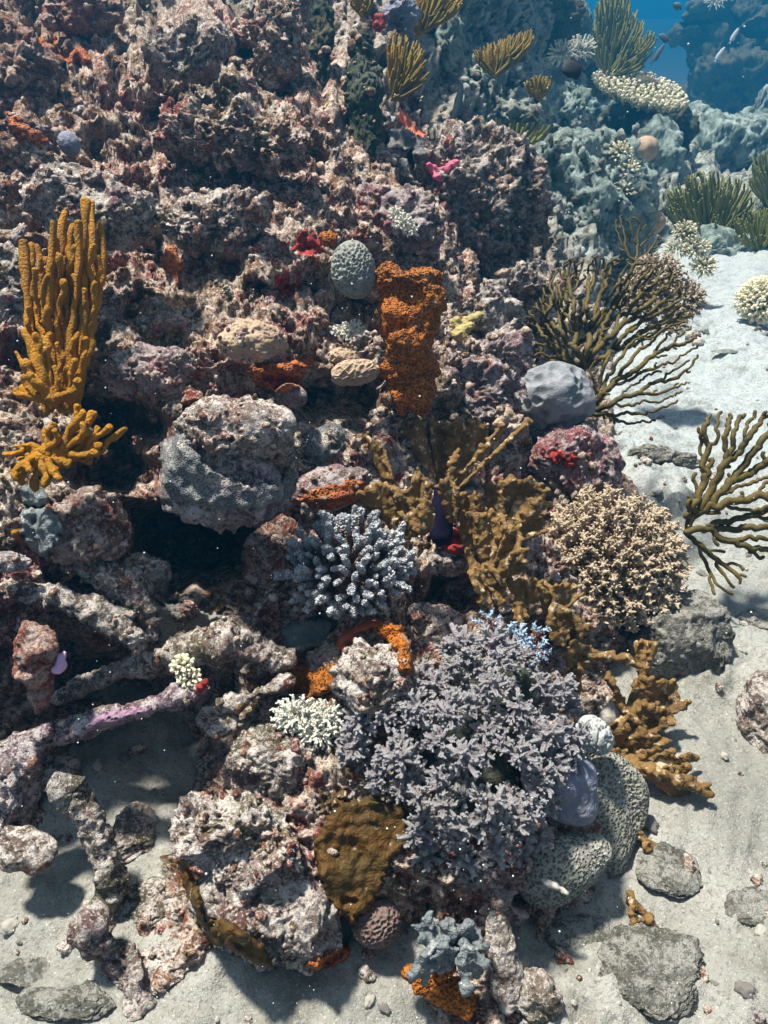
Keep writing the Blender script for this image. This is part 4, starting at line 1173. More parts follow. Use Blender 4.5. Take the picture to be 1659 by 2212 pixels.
honeycomb('maze_coral', 'small pale ball with a maze pattern at the right of the lavender soft coral', 'coral', 1284, 1588, 34, 44, 'palebrain', d=1.62, cell=70, depth=0.006, n=6, rz=30, tilt=38, seed=10, maze=True)
honeycomb('lump_coral', 'tan oval lump coral on a rock ledge, left of the orange column', 'coral', 768, 806, 52, 26, 'tanlump', d=1.82, cell=120, depth=0.005, lump=0.008, n=6, rz=26, tilt=10, seed=11)
honeycomb('lump_coral', 'brown tan knob behind the oval lump coral on the ledge', 'coral', 745, 775, 40, 22, 'tanlump', d=1.88, cell=120, depth=0.004, lump=0.012, n=5, rz=24, tilt=-10, seed=12)
honeycomb('lump_coral', 'brownish mauve lump under the rusty sponge, above the large boulder', 'coral', 628, 858, 34, 26, 'pink', d=1.80, cell=120, depth=0.0, lump=0.008, n=5, rz=26, seed=13)
honeycomb('stone', 'pale oval patch of bare stone ringed by brown fire coral on the sand', 'stone', 1322, 1545, 24, 34, 'pebble', d=1.92, depth=0.0, lump=0.004, n=4, rz=14, tilt=-35, seed=14)
g = blob([(1000, 712, 28, 11, 2.05, 12, 30), (985, 700, 14, 14, 2.06), (1015, 690, 26, 9, 2.07, 10, 25), (1032, 682, 16, 8, 2.08), (995, 725, 20, 8, 2.04)], 0.004)
solid('ridge_coral', bumpy(g, 0.006, 40, 9, 0.006, 130), MAT['yellowcoral'], 'small yellow ridged coral right of the orange sponge column', 'coral', at(1000, 725, 2.08))
g = blob([(1085, 905, 16, 16, 2.05), (1068, 890, 14, 14, 2.06), (1098, 890, 12, 12, 2.05), (1075, 915, 12, 10, 2.04), (1110, 905, 10, 12, 2.05)], 0.004)
solid('knob_coral', bumpy(g, 0.003, 50, 10), MAT['tanlump'], 'cluster of small brown balls between the fire coral and the grey dome', 'coral', at(1085, 920, 2.08))
honeycomb('tube', 'pale barrel shaped sponge standing against the smooth rock on the right hand sand', 'sponge', 1580, 1338, 17, 40, 'porites', d=2.38, depth=0.0, lump=0.006, n=4, rz=16, seed=15)
honeycomb('bulb', 'pale mauve bulb on top of the pale shelf, upper left', 'coral', 150, 310, 22, 28, 'lavender', d=1.92, depth=0, lump=0.006, n=4, rz=20, tilt=25, seed=16)
honeycomb('dome_coral', 'small pinkish tan dome beside the hazy pale rock near the table coral', 'coral', 1393, 322, 28, 26, 'tanlump', d=5.6, depth=0.0, lump=0.01, n=4, rz=26, seed=17)
honeycomb('dome_coral', 'small hazy beige dome above the white bushy coral', 'coral', 1412, 478, 24, 24, 'tanlump', d=4.6, depth=0.0, lump=0.01, n=4, rz=24, seed=18)

# plates and leaves
drape('grey_skin', '', '', [(350, 960), (385, 935), (412, 950), (440, 1000), (490, 1030), (545, 1050), (600, 1040), (632, 1000), (645, 1020), (625, 1075), (560, 1098), (480, 1098), (400, 1080), (352, 1040)], 'greysmooth', off=0.026, lumps=0.012, freq=13, ragged=9, seed=41, blur=8, parent=bo)
r_ = drape('plate_coral', 'flat dark grey green leaf shaped coral plate below the blue tipped coral', 'plate coral',
           [(605, 1358), (640, 1345), (700, 1333), (722, 1343), (716, 1370), (722, 1395), (700, 1398), (668, 1402), (642, 1415), (620, 1402)], 'platecoral', off=0.035, lumps=0.008, freq=22, seed=1, blur=4, plane=True)
drape('leaf_sponge', 'pale blue grey leafy sponge hanging below the lowest mustard clump', 'sponge',
      [(40, 1050), (75, 1048), (105, 1068), (108, 1085), (85, 1100), (50, 1085)], 'bluegrey', off=0.03, lumps=0.008, seed=2, blur=5)
drape('leaf_sponge', 'ruffled blue grey sponge on the left, above the grey lumps', 'sponge',
      [(50, 1095), (100, 1095), (135, 1125), (130, 1165), (100, 1205), (65, 1190), (40, 1150)], 'bluegrey', off=0.03, lumps=0.009, freq=30, ragged=10, seed=3, blur=3)
drape('brown_sheet', 'large flat brown sponge sheet below the lavender soft coral', 'sponge',
      [(735, 1735), (800, 1725), (868, 1733), (886, 1790), (880, 1830), (850, 1850), (830, 1900), (800, 1960), (760, 1990), (722, 1965), (690, 1890), (682, 1820), (705, 1770)], 'brownsheet', off=0.014, lumps=0.010, freq=20, ragged=11, seed=4, blur=3, plane=True)
drape('encrusting_sponge', 'butterfly shaped orange brown sponge patch above the white branching coral', 'sponge',
      [(630, 1438), (650, 1430), (675, 1452), (710, 1428), (724, 1440), (720, 1480), (705, 1502), (662, 1510), (636, 1492)], 'orange', off=0.02, lumps=0.006, seed=5, blur=5)
drape('encrusting_sponge', 'curved orange brown patch on the right side of the knobbly rock', 'sponge',
      [(812, 1350), (865, 1353), (880, 1385), (892, 1420), (886, 1458), (862, 1452), (858, 1410), (842, 1385), (815, 1368)], 'orange', off=0.016, lumps=0.006, seed=6, blur=5)
drape('encrusting_sponge', 'coral red rim along the top left of the knobbly rock', 'sponge',
      [(722, 1400), (738, 1370), (770, 1347), (800, 1338), (838, 1346), (830, 1356), (790, 1358), (758, 1378), (745, 1398)], 'coralred', off=0.016, lumps=0.003, seed=7, blur=5)
drape('encrusting_sponge', 'mustard crust along the lower left edge of the pitted grey boulder', 'sponge',
      [(435, 1990), (480, 1985), (530, 2010), (570, 2040), (590, 2090), (550, 2085), (500, 2050), (455, 2040)], 'brownsheet', off=0.02, lumps=0.008, seed=8)
drape('encrusting_sponge', 'brown crust down the left side of the pale pitted boulder', 'sponge',
      [(385, 1860), (400, 1855), (430, 1920), (445, 1990), (430, 1995), (405, 1930)], 'brownsheet', off=0.018, lumps=0.008, seed=9)
drape('encrusting_sponge', 'dull red crust on the lower right corner of the pitted grey boulder', 'sponge',
      [(655, 2085), (700, 2065), (745, 2040), (762, 2050), (740, 2080), (690, 2098)], 'rust', off=0.018, lumps=0.004, seed=10)
drape('encrusting_sponge', 'scarlet streak on the upright dead branch at the lower left', 'sponge',
      [(245, 1870), (258, 1880), (262, 1920), (252, 1965), (240, 1950), (243, 1910)], 'crimson', off=0.016, lumps=0.006, ragged=3, seed=11)
drape('encrusting_sponge', 'crimson sponge patch above the brain coral, left of the orange knob', 'sponge',
      [(640, 505), (665, 500), (695, 520), (690, 545), (660, 555), (635, 540)], 'crimson', off=0.018, lumps=0.02, freq=45, ragged=14, seed=12)
drape('encrusting_sponge', 'dark red smear below the crimson patch', 'sponge',
      [(600, 590), (640, 585), (650, 610), (630, 640), (600, 625)], 'crimson', off=0.008, lumps=0.02, freq=45, ragged=14, seed=13)
drape('encrusting_sponge', 'rusty hollow lined with orange sponge above the large boulder', 'sponge',
      [(540, 795), (580, 785), (640, 780), (680, 770), (690, 785), (650, 805), (655, 835), (615, 850), (575, 845), (548, 825)], 'rust', off=0.014, lumps=0.014, freq=26, seed=14)
drape('encrusting_sponge', 'blood red sponge at the foot of the violet tube', 'sponge',
      [(945, 1150), (970, 1140), (1005, 1150), (1010, 1175), (985, 1200), (955, 1185)], 'crimson', off=0.02, lumps=0.014, freq=40, seed=15)
drape('encrusting_sponge', 'orange red streak on the slope below the top yellow finger coral', 'sponge',
      [(862, 232), (878, 245), (895, 275), (925, 300), (930, 315), (905, 318), (885, 290), (865, 265)], 'coralred', off=0.025, lumps=0.008, seed=16)
drape('encrusting_sponge', 'red patches under the rim of the dark rock below the grey dome', 'sponge',
      [(1170, 980), (1195, 975), (1240, 985), (1250, 1000), (1225, 1010), (1190, 1000)], 'crimson', off=0.012, lumps=0.02, freq=45, ragged=16, seed=17)
drape('encrusting_sponge', 'dull pink crust on the flat rock above the blue tipped coral', 'sponge',
      [(640, 1075), (700, 1050), (780, 1035), (800, 1060), (760, 1090), (690, 1100), (640, 1100)], 'rust', off=0.006, lumps=0.006, ragged=14, seed=18)
drape('encrusting_sponge', 'smooth grey crust on the sloping rock near the orange red streak', 'sponge',
      [(830, 280), (870, 275), (915, 310), (925, 345), (880, 330), (840, 315)], 'greysmooth', off=0.03, lumps=0.006, seed=19)
drape('encrusting_sponge', 'pale grey blue crust across the broad pale shelf, upper left', 'sponge',
      [(170, 415), (215, 400), (265, 430), (320, 500), (290, 505), (235, 480), (190, 455)], 'grey', off=0.006, lumps=0.006, ragged=9, seed=20)
drape('encrusting_sponge', 'thin bluish grey skin on rock right of the large boulder, in shade', 'sponge',
      [(660, 930), (740, 910), (750, 960), (700, 1010), (665, 1000)], 'greysmooth', off=0.012, lumps=0.006, ragged=9, seed=21)
drape('encrusting_sponge', 'mustard spot beside the leafy blue grey sponge at the left edge', 'sponge',
      [(22, 1145), (45, 1140), (52, 1165), (30, 1175)], 'mustard', off=0.012, lumps=0.006, seed=22)
drape('encrusting_sponge', 'rusty orange crust near the top left corner', 'sponge',
      [(60, 80), (120, 85), (190, 110), (200, 135), (150, 140), (90, 120)], 'rust', off=0.02, lumps=0.012, ragged=10, seed=23)
drape('encrusting_sponge', 'reddish crust in the top left corner slope', 'sponge',
      [(10, 240), (60, 260), (110, 300), (90, 320), (30, 290)], 'rust', off=0.012, lumps=0.012, ragged=12, seed=24)

# small sponges
def pathblob(name, label, cat_, paths, w, mat, d, amp=0.004, fr=40, vox=0.004, seed=0):
    gs = []
    for p in paths:
        ww = p[0][3] if len(p[0]) > 3 else w
        P = spline(px_path([(q[0], q[1], q[2] if len(q) > 2 else 0) for q in p], d), 4)
        gs.append(sweep(P, np.full(len(P), ww * 0.5 * d / FPX), 9))
    g = fuse(cat(gs), vox, 2)
    return solid(name, bumpy(g, amp, fr, seed), MAT[mat], label, cat_, at(paths[0][0][0], paths[0][0][1], d))


pathblob('pink_sponge', 'bright pink Y shaped sponge on the large grey outcrop', 'sponge', [[(950, 385), (942, 370), (928, 358)], [(945, 378), (962, 362), (985, 352)], [(950, 388), (946, 378)]], 17, 'magenta', hit(950, 372)[1] - 0.01, seed=1, amp=0.012, fr=30)
pathblob('red_sponge', 'cluster of round scarlet balls at the top edge', 'sponge', [[(815, 38), (822, 44)], [(812, 55), (818, 60)], [(826, 52), (824, 40)]], 18, 'crimson', 2.72, seed=2)
g = blob([(1, 1, 1, 1, 1)], 0.5) if False else None
tp = spline(px_path([(958, 1062), (956, 1100), (953, 1155)], 1.83), 5)
tp = tp
solid('tube_sponge', rough(sweep(tp, np.array([0.024] * 3 + [0.026] * (len(tp) - 3)), 18), 0.003, 30, 1), MAT['navy'], 'dark violet tube sponge standing between the fire corals', 'tube sponge', tp[-1])
g = blob([(78, 1372, 42, 26, 1.50, 30), (62, 1400, 34, 40, 1.50, 30), (95, 1390, 36, 36, 1.5, 30), (82, 1440, 46, 50, 1.52, 34), (88, 1490, 30, 42, 1.54, 26), (92, 1525, 18, 26, 1.56, 18)], 0.004)
solid('stump', bumpy(g, 0.012, 22, 5, 0.01, 60), MAT['red'], 'dark red stump with sunlit orange top near the left edge', 'coral stump', at(85, 1545, 1.56))
g = blob([(128, 1422, 12, 12, 1.50), (134, 1436, 12, 14, 1.5), (124, 1446, 13, 12, 1.5), (138, 1415, 6, 10, 1.5)], 0.003)
solid('sea_squirt', bumpy(g, 0.002, 40, 6), MAT['lilac'], 'small lilac pink blob beside the dark red stump', 'sea squirt', at(128, 1450, 1.52))

# ------------------------------------------------------------------ dead branches lying over the sand, lower left
for q, (poly, of) in enumerate([([(335, 1300), (440, 1325), (560, 1335), (545, 1390), (430, 1412), (345, 1400)], 0.04)]):
    o = drape('sand_patch', '', '', poly, 'sand', off=of, lumps=0.006, freq=12, ragged=12, seed=50 + q, blur=4, plane=True)
    del o['label']; del o['category']; o['kind'] = 'structure'; GROUND.append((o, None))
GB = 'dead branches of the lower left'
tube_thing('dead_branch', 'thick grey crusted branch curving in from the left edge above the red stump', 'dead branch', [(-60, 1262, 1), (40, 1285, 1.0), (130, 1300, 1.05), (220, 1325, 1.0), (280, 1365, .8), (300, 1400, .6)], 72, 'grey', d=1.56, k=0.55, group=GB, seed=1)
tube_thing('dead_branch', 'crusted ridge running down from the reddish dome to the thick branch', 'dead branch', [(150, 1190, .8), (200, 1225, 1.0), (260, 1270, 1.0), (305, 1320, .9), (322, 1370, .6)], 84, 'grey', d=1.60, k=0.65, group=GB, seed=2)
tube_thing('dead_branch', 'thin violet coated branch crossing the sand towards the crimson tip', 'dead branch', [(-30, 1640, 1.1), (50, 1605, 1.2), (120, 1578, 1.25), (200, 1560, 1.1), (290, 1535, .8), (370, 1510, .7), (435, 1490, .55)], 40, 'violet', d=1.56, k=0.35, group=GB, seed=3)
tube_thing('dead_branch', 'knobbly mottled branch below the dark hollow, middle left', 'dead branch', [(290, 1440, .7), (350, 1425, .9), (430, 1400, 1.0), (510, 1385, 1.1), (570, 1400, 1.0), (615, 1420, .8)], 54, 'turf', d=1.62, k=0.75, group=GB, seed=4)
tube_thing('dead_branch', 'upright crusted branch with a scarlet streak in the lower left', 'dead branch', [(150, 1700, .9), (185, 1760, 1.0), (215, 1830, 1.05), (225, 1900, 1.0), (215, 1970, .95), (205, 2030, 1.1)], 78, 'grey', d=1.50, k=0.6, group=GB, seed=5)
tube_thing('dead_branch', 'violet crusted branch running down the left edge', 'dead branch', [(100, 1580, .8), (65, 1630, 1.0), (45, 1690, 1.0), (25, 1745, .9), (-10, 1790, .8)], 58, 'violet', d=1.53, k=0.5, group=GB, seed=6)
tube_thing('dead_branch', 'short pale branch leaning between the hollow and the blue tipped coral', 'dead branch', [(590, 1265, .7), (570, 1300, .9), (545, 1335, .9), (520, 1360, .8)], 34, 'turf', d=1.66, k=0.4, group=GB, seed=7)
tube_thing('dead_branch', 'short branch fork from the sand to the white grey knob', 'dead branch', [(620, 1470, .9), (560, 1500, 1.0), (500, 1520, .9), (440, 1545, .6)], 46, 'turf', d=1.60, k=0.5, group=GB, seed=8)
tube_thing('dead_branch', 'flat shaded branch running from the red stump to the right', 'dead branch', [(120, 1510, .8), (180, 1480, 1.0), (250, 1450, 1.0), (320, 1430, .7)], 56, 'grey', d=1.66, k=0.4, group=GB, seed=9)
tube_thing('dead_branch', 'crumbled rubble branch at the very bottom left', 'dead branch', [(205, 2010, 1.0), (260, 2080, 1.0), (300, 2150, 1.1), (310, 2230, 1.1)], 80, 'grey', d=1.42, k=0.8, group=GB, seed=10)
drape('coralline_crust', 'smooth lilac crust coating the middle of the thin violet branch', 'crust',
      [(190, 1548), (260, 1535), (325, 1524), (330, 1540), (280, 1556), (230, 1572), (185, 1576)], 'lilaccrust', off=0.006, lumps=0.003, ragged=10, seed=30, blur=3)
g = blob([(436, 1484, 11, 11, 1.535), (444, 1474, 8, 8, 1.53), (430, 1492, 9, 7, 1.54)], 0.003)
solid('sponge', bumpy(g, 0.004, 60, 4), MAT['crimson'], 'tiny crimson sponge on the tip of the thin violet branch', 'sponge', at(436, 1490, 1.54))

# ------------------------------------------------------------------ blue tipped finger coral
rng = np.random.RandomState(12)
p0 = at(758, 1222, 1.66); s0 = 1.62 / FPX
ms = protos('branch', MAT['blueacro'], [proto_branch(20 + k, nubs=40, r0=0.07, r1=0.082, nub_r=0.058, ball=True, zmin=0.40) for k in range(9)])
r_ = thing('finger_coral', 'bushy coral of brown branches with pale blue knobbly tips in the centre', 'coral', p0)
A_, B_, N_ = frame(to_cam(p0) * 0.9 + np.array([0, 0, 0.35]))
sp = []
for u in fib(140, 0.02):
    dr = A_ * u[0] + B_ * u[1] + N_ * u[2]; dr = dr + rng.normal(size=3) * 0.16; dr /= np.linalg.norm(dr); u = u + rng.normal(size=3) * 0.05
    dr2 = dr + N_ * 0.30 + np.array([0, 0, 0.35]); dr2 /= np.linalg.norm(dr2)
    R = 140 * s0 * (0.84 + 0.24 * rng.rand()); tip = p0 + (A_ * u[0] * R * 1.02 + B_ * u[1] * R * 0.86 + N_ * u[2] * R * 0.62)
    L = 74 * s0 * rng.uniform(0.75, 1.2)
    sp.append((tip - dr2 * L, dr2, (L * rng.uniform(.8, 1.15), L * rng.uniform(.8, 1.15), L)))
colony(r_, 'branch', ms, sp, rng)
g = blob([(758, 1225, 92, 78, 1.70, 40)], 0.006)
part('base', bumpy(g, 0.01, 20, 3), MAT['red'], r_)

# ------------------------------------------------------------------ tan finger coral
rng = np.random.RandomState(14)
d0 = 2.05; p0 = at(1326, 1208, d0 + 0.10); s0 = d0 / FPX
ms = protos('branch', MAT['tanacro'], [proto_branch(40 + k, nubs=20, r0=0.085, r1=0.062, nub_r=0.034, nub_len=0.09, zmin=0.2) for k in range(10)])
r_ = thing('finger_coral', 'large tan coral cushion of thin crowded fingers beside the white sand', 'coral', p0)
A_, B_, N_ = frame(to_cam(p0) + np.array([0.35, 0, 0.25]))
sp = []
for u in fib(285, 0.0):
    dr = A_ * u[0] + B_ * u[1] + N_ * u[2]; dr = dr + rng.normal(size=3) * 0.10; dr = dr + N_ * 0.25; dr /= np.linalg.norm(dr)
    R = 165 * s0 * (0.86 + 0.2 * rng.rand())
    tip = p0 + A_ * u[0] * R * 1.0 + B_ * u[1] * R * 1.0 + N_ * u[2] * R * 0.55
    L = 78 * s0 * rng.uniform(0.85, 1.2)
    sp.append((tip - dr * L, dr, L))
colony(r_, 'branch', ms, sp, rng)
g = blob([(1320, 1215, 112, 108, d0 + 0.13, 60)], 0.008)
part('base', bumpy(g, 0.01, 20, 3), MAT['tanlump'], r_)

# ------------------------------------------------------------------ fire corals
GC = 'brown fire corals in the middle of the reef'
r_ = thing('fire_coral', 'left brown fire coral with webbed blades above the blue tipped coral', 'fire coral', at(880, 1165, 1.78), GC)
blade(r_, (872, 1150), [(792, 945), (808, 970), (822, 955), (842, 1010)], 1.84, 15, MAT['fire'], 1)
blade(r_, (880, 1165), [(778, 1072), (800, 1060), (825, 1050), (848, 1055), (866, 1072)], 1.74, 17, MAT['fire'], 2)
blade(r_, (895, 1160), [(872, 1075), (895, 1045), (905, 1020), (922, 1040), (930, 1065)], 1.72, 14, MAT['fire'], 3)
blade(r_, (905, 1155), [(868, 1115), (888, 1110), (906, 1100), (922, 1085), (935, 1110), (932, 1140)], 1.70, 13, MAT['fire'], 4)
r_ = thing('fire_coral', 'upper fan of brown fire coral blades spreading right in front of the pink slope', 'fire coral', at(960, 1065, 1.86), GC)
blade(r_, (945, 1060), [(872, 920), (885, 950), (900, 912), (918, 935), (905, 985)], 1.90, 16, MAT['fire'], 5)
blade(r_, (955, 1060), [(928, 912), (945, 925), (970, 925), (992, 918), (1005, 940)], 1.94, 18, MAT['fire'], 6)
blade(r_, (955, 1065), [(1010, 930), (1028, 915), (1042, 925), (1050, 945)], 1.93, 15, MAT['fire'], 7)
blade(r_, (962, 1070), [(1085, 918), (1075, 940), (1060, 965), (1035, 975), (1020, 1000)], 1.86, 16, MAT['fire'], 8)
blade(r_, (975, 1070), [(1142, 905), (1130, 925), (1105, 945)], 1.82, 14, MAT['fire'], 9)
blade(r_, (965, 1050), [(988, 968), (985, 990)], 1.82, 11, MAT['fire'], 10)
blade(r_, (978, 1130), [(944, 1050), (962, 1040), (975, 1048), (990, 1058)], 1.77, 12, MAT['fire'], 35)
r_ = thing('fire_coral', 'right brown fire coral cluster between the violet tube and the tan cushion', 'fire coral', at(1050, 1200, 1.80), GC)
blade(r_, (1075, 1150), [(1045, 1045), (1068, 1062), (1095, 1040), (1115, 1050), (1140, 1040), (1165, 1055), (1185, 1090)], 1.92, 16, MAT['fire'], 11)
blade(r_, (1080, 1180), [(1110, 1095), (1135, 1080), (1170, 1085), (1160, 1120), (1175, 1150)], 1.86, 14, MAT['fire'], 12)
blade(r_, (1010, 1200), [(990, 1075), (1010, 1080), (1032, 1075), (1045, 1105)], 1.80, 15, MAT['fire'], 13)
blade(r_, (1050, 1230), [(1010, 1110), (1040, 1120), (1068, 1110), (1090, 1125), (1085, 1150)], 1.76, 16, MAT['fire'], 14)
blade(r_, (1060, 1250), [(1095, 1150), (1120, 1140), (1118, 1175), (1128, 1205), (1120, 1235)], 1.76, 16, MAT['fire'], 15)
blade(r_, (1030, 1215), [(1012, 1190), (1016, 1240), (1035, 1290), (1058, 1300), (1062, 1250)], 1.72, 15, MAT['fire'], 16)
blade(r_, (1040, 1230), [(1050, 1215), (1075, 1240), (1090, 1270), (1078, 1305)], 1.72, 14, MAT['fire'], 17)
r_ = thing('fire_coral', 'lower brown fire coral comb hanging between the tan cushion and the blue and red sprigs', 'fire coral', at(1180, 1330, 1.80), GC)
blade(r_, (1130, 1300), [(1100, 1268), (1118, 1258), (1140, 1255), (1165, 1262), (1180, 1290)], 1.80, 15, MAT['fire'], 18)
blade(r_, (1190, 1340), [(1162, 1275), (1178, 1262), (1200, 1275), (1230, 1260), (1250, 1290)], 1.80, 14, MAT['fire'], 19)
blade(r_, (1200, 1300), [(1182, 1345), (1190, 1385), (1222, 1395), (1228, 1350), (1262, 1335), (1255, 1370)], 1.78, 12, MAT['fire'], 20)
blade(r_, (1120, 1290), [(1135, 1330), (1125, 1350), (1108, 1320)], 1.78, 12, MAT['fire'], 21)
r_ = thing('fire_coral', 'slender brown fire coral branches trailing over the sand below the smooth rock', 'fire coral', at(1350, 1560, 1.90), GC)
fire_plate(r_, (1240, 1395), [(1228, 1430), (1240, 1460), (1252, 1500), (1262, 1440)], 1.86, 16, MAT['fire'], 22, web=False)
fire_plate(r_, (1235, 1405), [(1275, 1400), (1320, 1412), (1365, 1430), (1395, 1440)], 1.88, 14, MAT['fire'], 23, web=False)
blade(r_, (1385, 1470), [(1372, 1395), (1388, 1388), (1408, 1392), (1418, 1405), (1402, 1430)], 1.90, 13, MAT['fire'], 24)
blade(r_, (1350, 1545), [(1312, 1450), (1330, 1490)], 1.90, 14, MAT['fire'], 25)
blade(r_, (1345, 1580), [(1372, 1480), (1395, 1475), (1420, 1480), (1445, 1475), (1452, 1500), (1478, 1530)], 1.90, 19, MAT['fire'], 26)
blade(r_, (1340, 1600), [(1375, 1520), (1400, 1525), (1420, 1545), (1450, 1550), (1430, 1575)], 1.87, 20, MAT['fire'], 27)
blade(r_, (1320, 1605), [(1345, 1640), (1375, 1640), (1405, 1600), (1385, 1575)], 1.86, 20, MAT['fire'], 28)
blade(r_, (1290, 1600), [(1330, 1560), (1350, 1540), (1345, 1610)], 1.86, 13, MAT['fire'], 29)
r_ = thing('fire_coral', 'knobbly brown fire coral branch with round lobes, pointing down the right hand sand', 'fire coral', at(1400, 1660, 1.80), GC)
fire_plate(r_, (1360, 1650), [(1410, 1620), (1450, 1625), (1440, 1605), (1425, 1650)], 1.80, 14, MAT['fire'], 30, web=False)
fire_plate(r_, (1380, 1660), [(1435, 1680), (1480, 1660), (1505, 1640), (1470, 1640)], 1.78, 18, MAT['fire'], 31, web=False)
fire_plate(r_, (1400, 1665), [(1470, 1720), (1510, 1745), (1555, 1755), (1530, 1710), (1515, 1700)], 1.76, 24, MAT['fire'], 32, web=False)
r_ = thing('fire_coral', 'broken brown and white fire coral twigs half buried in the lower right sand', 'fire coral', at(1420, 1850, 1.66), GC)
fire_plate(r_, (1380, 1800), [(1410, 1850), (1460, 1890), (1500, 1880), (1495, 1960), (1440, 1930)], 1.68, 13, MAT['fire'], 33, web=False)
fire_plate(r_, (1360, 1930), [(1370, 2000), (1400, 1990), (1440, 2040), (1405, 2060), (1360, 2060)], 1.58, 14, MAT['fire'], 34, web=False)

# ------------------------------------------------------------------ branching sea fans
r_ = thing('sea_fan', 'big olive sea fan of thin forked fingers behind the grey dome coral', 'sea fan', at(1262, 885, 2.45))
P1 = [(1130, 720), (1125, 690), (1160, 640), (1185, 590), (1215, 560), (1300, 550), (1390, 560), (1450, 575), (1480, 625), (1500, 690), (1470, 700), (1400, 740), (1330, 770), (1270, 800), (1210, 800), (1150, 770)]
P2 = [(1240, 830), (1280, 775), (1350, 735), (1430, 700), (1490, 690), (1515, 745), (1505, 785), (1490, 820), (1470, 860), (1440, 890), (1400, 920), (1330, 925), (1290, 900), (1268, 870)]
sea_fan(r_, (1255, 880), P1, 2.40, 1300, 6, 8, 32, 2.5, 7, MAT['olive'], 1, bias=(0.05, -0.08), jit=0.3, dfun=lambda x, y: (y - 880) * -0.0004, wav=0.10)
sea_fan(r_, (1240, 875), P1, 2.52, 800, 7, 9, 32, 2.4, 6.5, MAT['olive'], 2, bias=(0.05, -0.08), jit=0.3, wav=0.12)
sea_fan(r_, (1275, 895), P2, 2.38, 900, 6, 9, 32, 2.6, 7, MAT['olive'], 3, bias=(0.08, -0.03), jit=0.3, wav=0.06)
r_ = thing('sea_fan', 'thick olive sea fan with fat fingers cut by the right picture edge', 'sea fan', at(1482, 1150, 2.35))
P3 = [(1500, 905), (1530, 885), (1600, 885), (1680, 880), (1740, 900), (1760, 1000), (1740, 1090), (1650, 1110), (1560, 1110), (1490, 1135), (1465, 1110), (1478, 1080), (1500, 1050), (1480, 1030), (1510, 1000), (1510, 950)]
sea_fan(r_, (1484, 1150), P3, 2.22, 900, 7, 11, 32, 4.2, 8.5, MAT['olive'], 4, bias=(0.02, -0.05), jit=0.35, wav=0.03, seg=9)
P4 = [(1530, 1130), (1600, 1110), (1720, 1060), (1730, 1180), (1640, 1210), (1600, 1185), (1540, 1180)]
sea_fan(r_, (1484, 1150), P4, 2.23, 400, 8, 12, 40, 4.2, 7.5, MAT['olive'], 5, bias=(0.05, 0), jit=0.3, wav=0.03)
P5 = [(1500, 1180), (1570, 1185), (1610, 1230), (1615, 1250), (1580, 1290), (1540, 1300), (1520, 1240)]
sea_fan(r_, (1484, 1152), P5, 2.24, 150, 9, 11, 60, 3.4, 6, MAT['olive'], 6, bias=(0.3, 0.1), wav=0.03)
r_ = thing('sea_fan', 'small dark sea fan above the big one, against the blue grey outcrop', 'sea fan', at(1370, 590, 3.1))
sea_fan(r_, (1365, 600), [(1320, 470), (1360, 460), (1400, 480), (1440, 500), (1425, 540), (1385, 575), (1340, 560)], 3.3, 260, 6, 8, 36, 1.8, 3.6, MAT['olive'], 7, bias=(0.1, -0.3))

# ------------------------------------------------------------------ yellow finger bushes, upper part
def bush(label, poly, base, d0, n, w, mat, seed, bend=0.6, group='yellow and green finger bushes of the upper reef', spread=0.12, up=0.0, seg=6):
    rng = np.random.RandomState(seed); t = sample(poly, n, rng, mind=w * 0.9)
    t = t[np.argsort(t[:, 1])]
    r = thing('finger_bush', label, 'soft coral', at(base[0], base[1], d0 + 0.02), group)
    for k, (x, y) in enumerate(t):
        s = np.linspace(0, 1, 5)
        L = min(1.0, 70 / max(20, math.hypot(x - base[0], y - base[1])))  # the free end of each finger
        bx = x + (base[0] - x) * L; by = y + (base[1] - y) * L
        off = rng.uniform(-spread, spread * 0.3)
        P = at(x + (bx - x) * s ** (1 / bend) + rng.uniform(-5, 5) * np.sin(s * rng.uniform(2, 5)), y + (by - y) * s, d0 + off * (1 - s * 0.4))
        R = w * 0.5 * d0 / FPX * np.array([0.8, 1, 1.05, 1.0, 0.9])
        part('finger', rough(sweep(P, R, seg), 0.003, 30, k % 5), MAT[mat], r)
    return r


bush('dark green spiky bush rising beside the open blue water at the top', [(1285, 10), (1310, -40), (1350, -30), (1380, 30), (1420, 80), (1412, 110), (1392, 150), (1345, 160), (1300, 140), (1278, 90)], (1310, 175), 7.2, 290, 5, 'green', 1, spread=0.35)
bush('rounded olive green bush in haze right of the sea fan, above the sand', [(1430, 470), (1440, 410), (1490, 375), (1545, 368), (1600, 385), (1635, 410), (1630, 470), (1600, 505), (1540, 505), (1470, 500)], (1530, 540), 5.9, 290, 5, 'green', 2, spread=0.4)
bush('low olive bush hugging the right edge next to the rounded one', [(1580, 470), (1640, 450), (1700, 440), (1700, 510), (1640, 520), (1590, 510)], (1640, 545), 5.7, 150, 5, 'green', 3, spread=0.3)
bush('olive bush at the right edge high above the rounded one', [(1620, 340), (1660, 320), (1720, 330), (1720, 440), (1640, 430), (1618, 390)], (1680, 470), 7.0, 130, 5, 'green', 4, spread=0.3)
bush('yellow brown comb of fingers below the violet blue rock at the top', [(835, 85), (860, 70), (905, 80), (925, 130), (928, 165), (900, 205), (860, 210), (838, 180)], (850, 215), 2.72, 95, 6.5, 'yellow', 5, bend=0.8)
bush('bright yellow toothed finger coral leaning right near the black fish', [(1020, 110), (1060, 92), (1110, 72), (1150, 62), (1155, 85), (1125, 120), (1080, 140), (1035, 145)], (1070, 165), 3.9, 150, 5, 'yellow', 6)
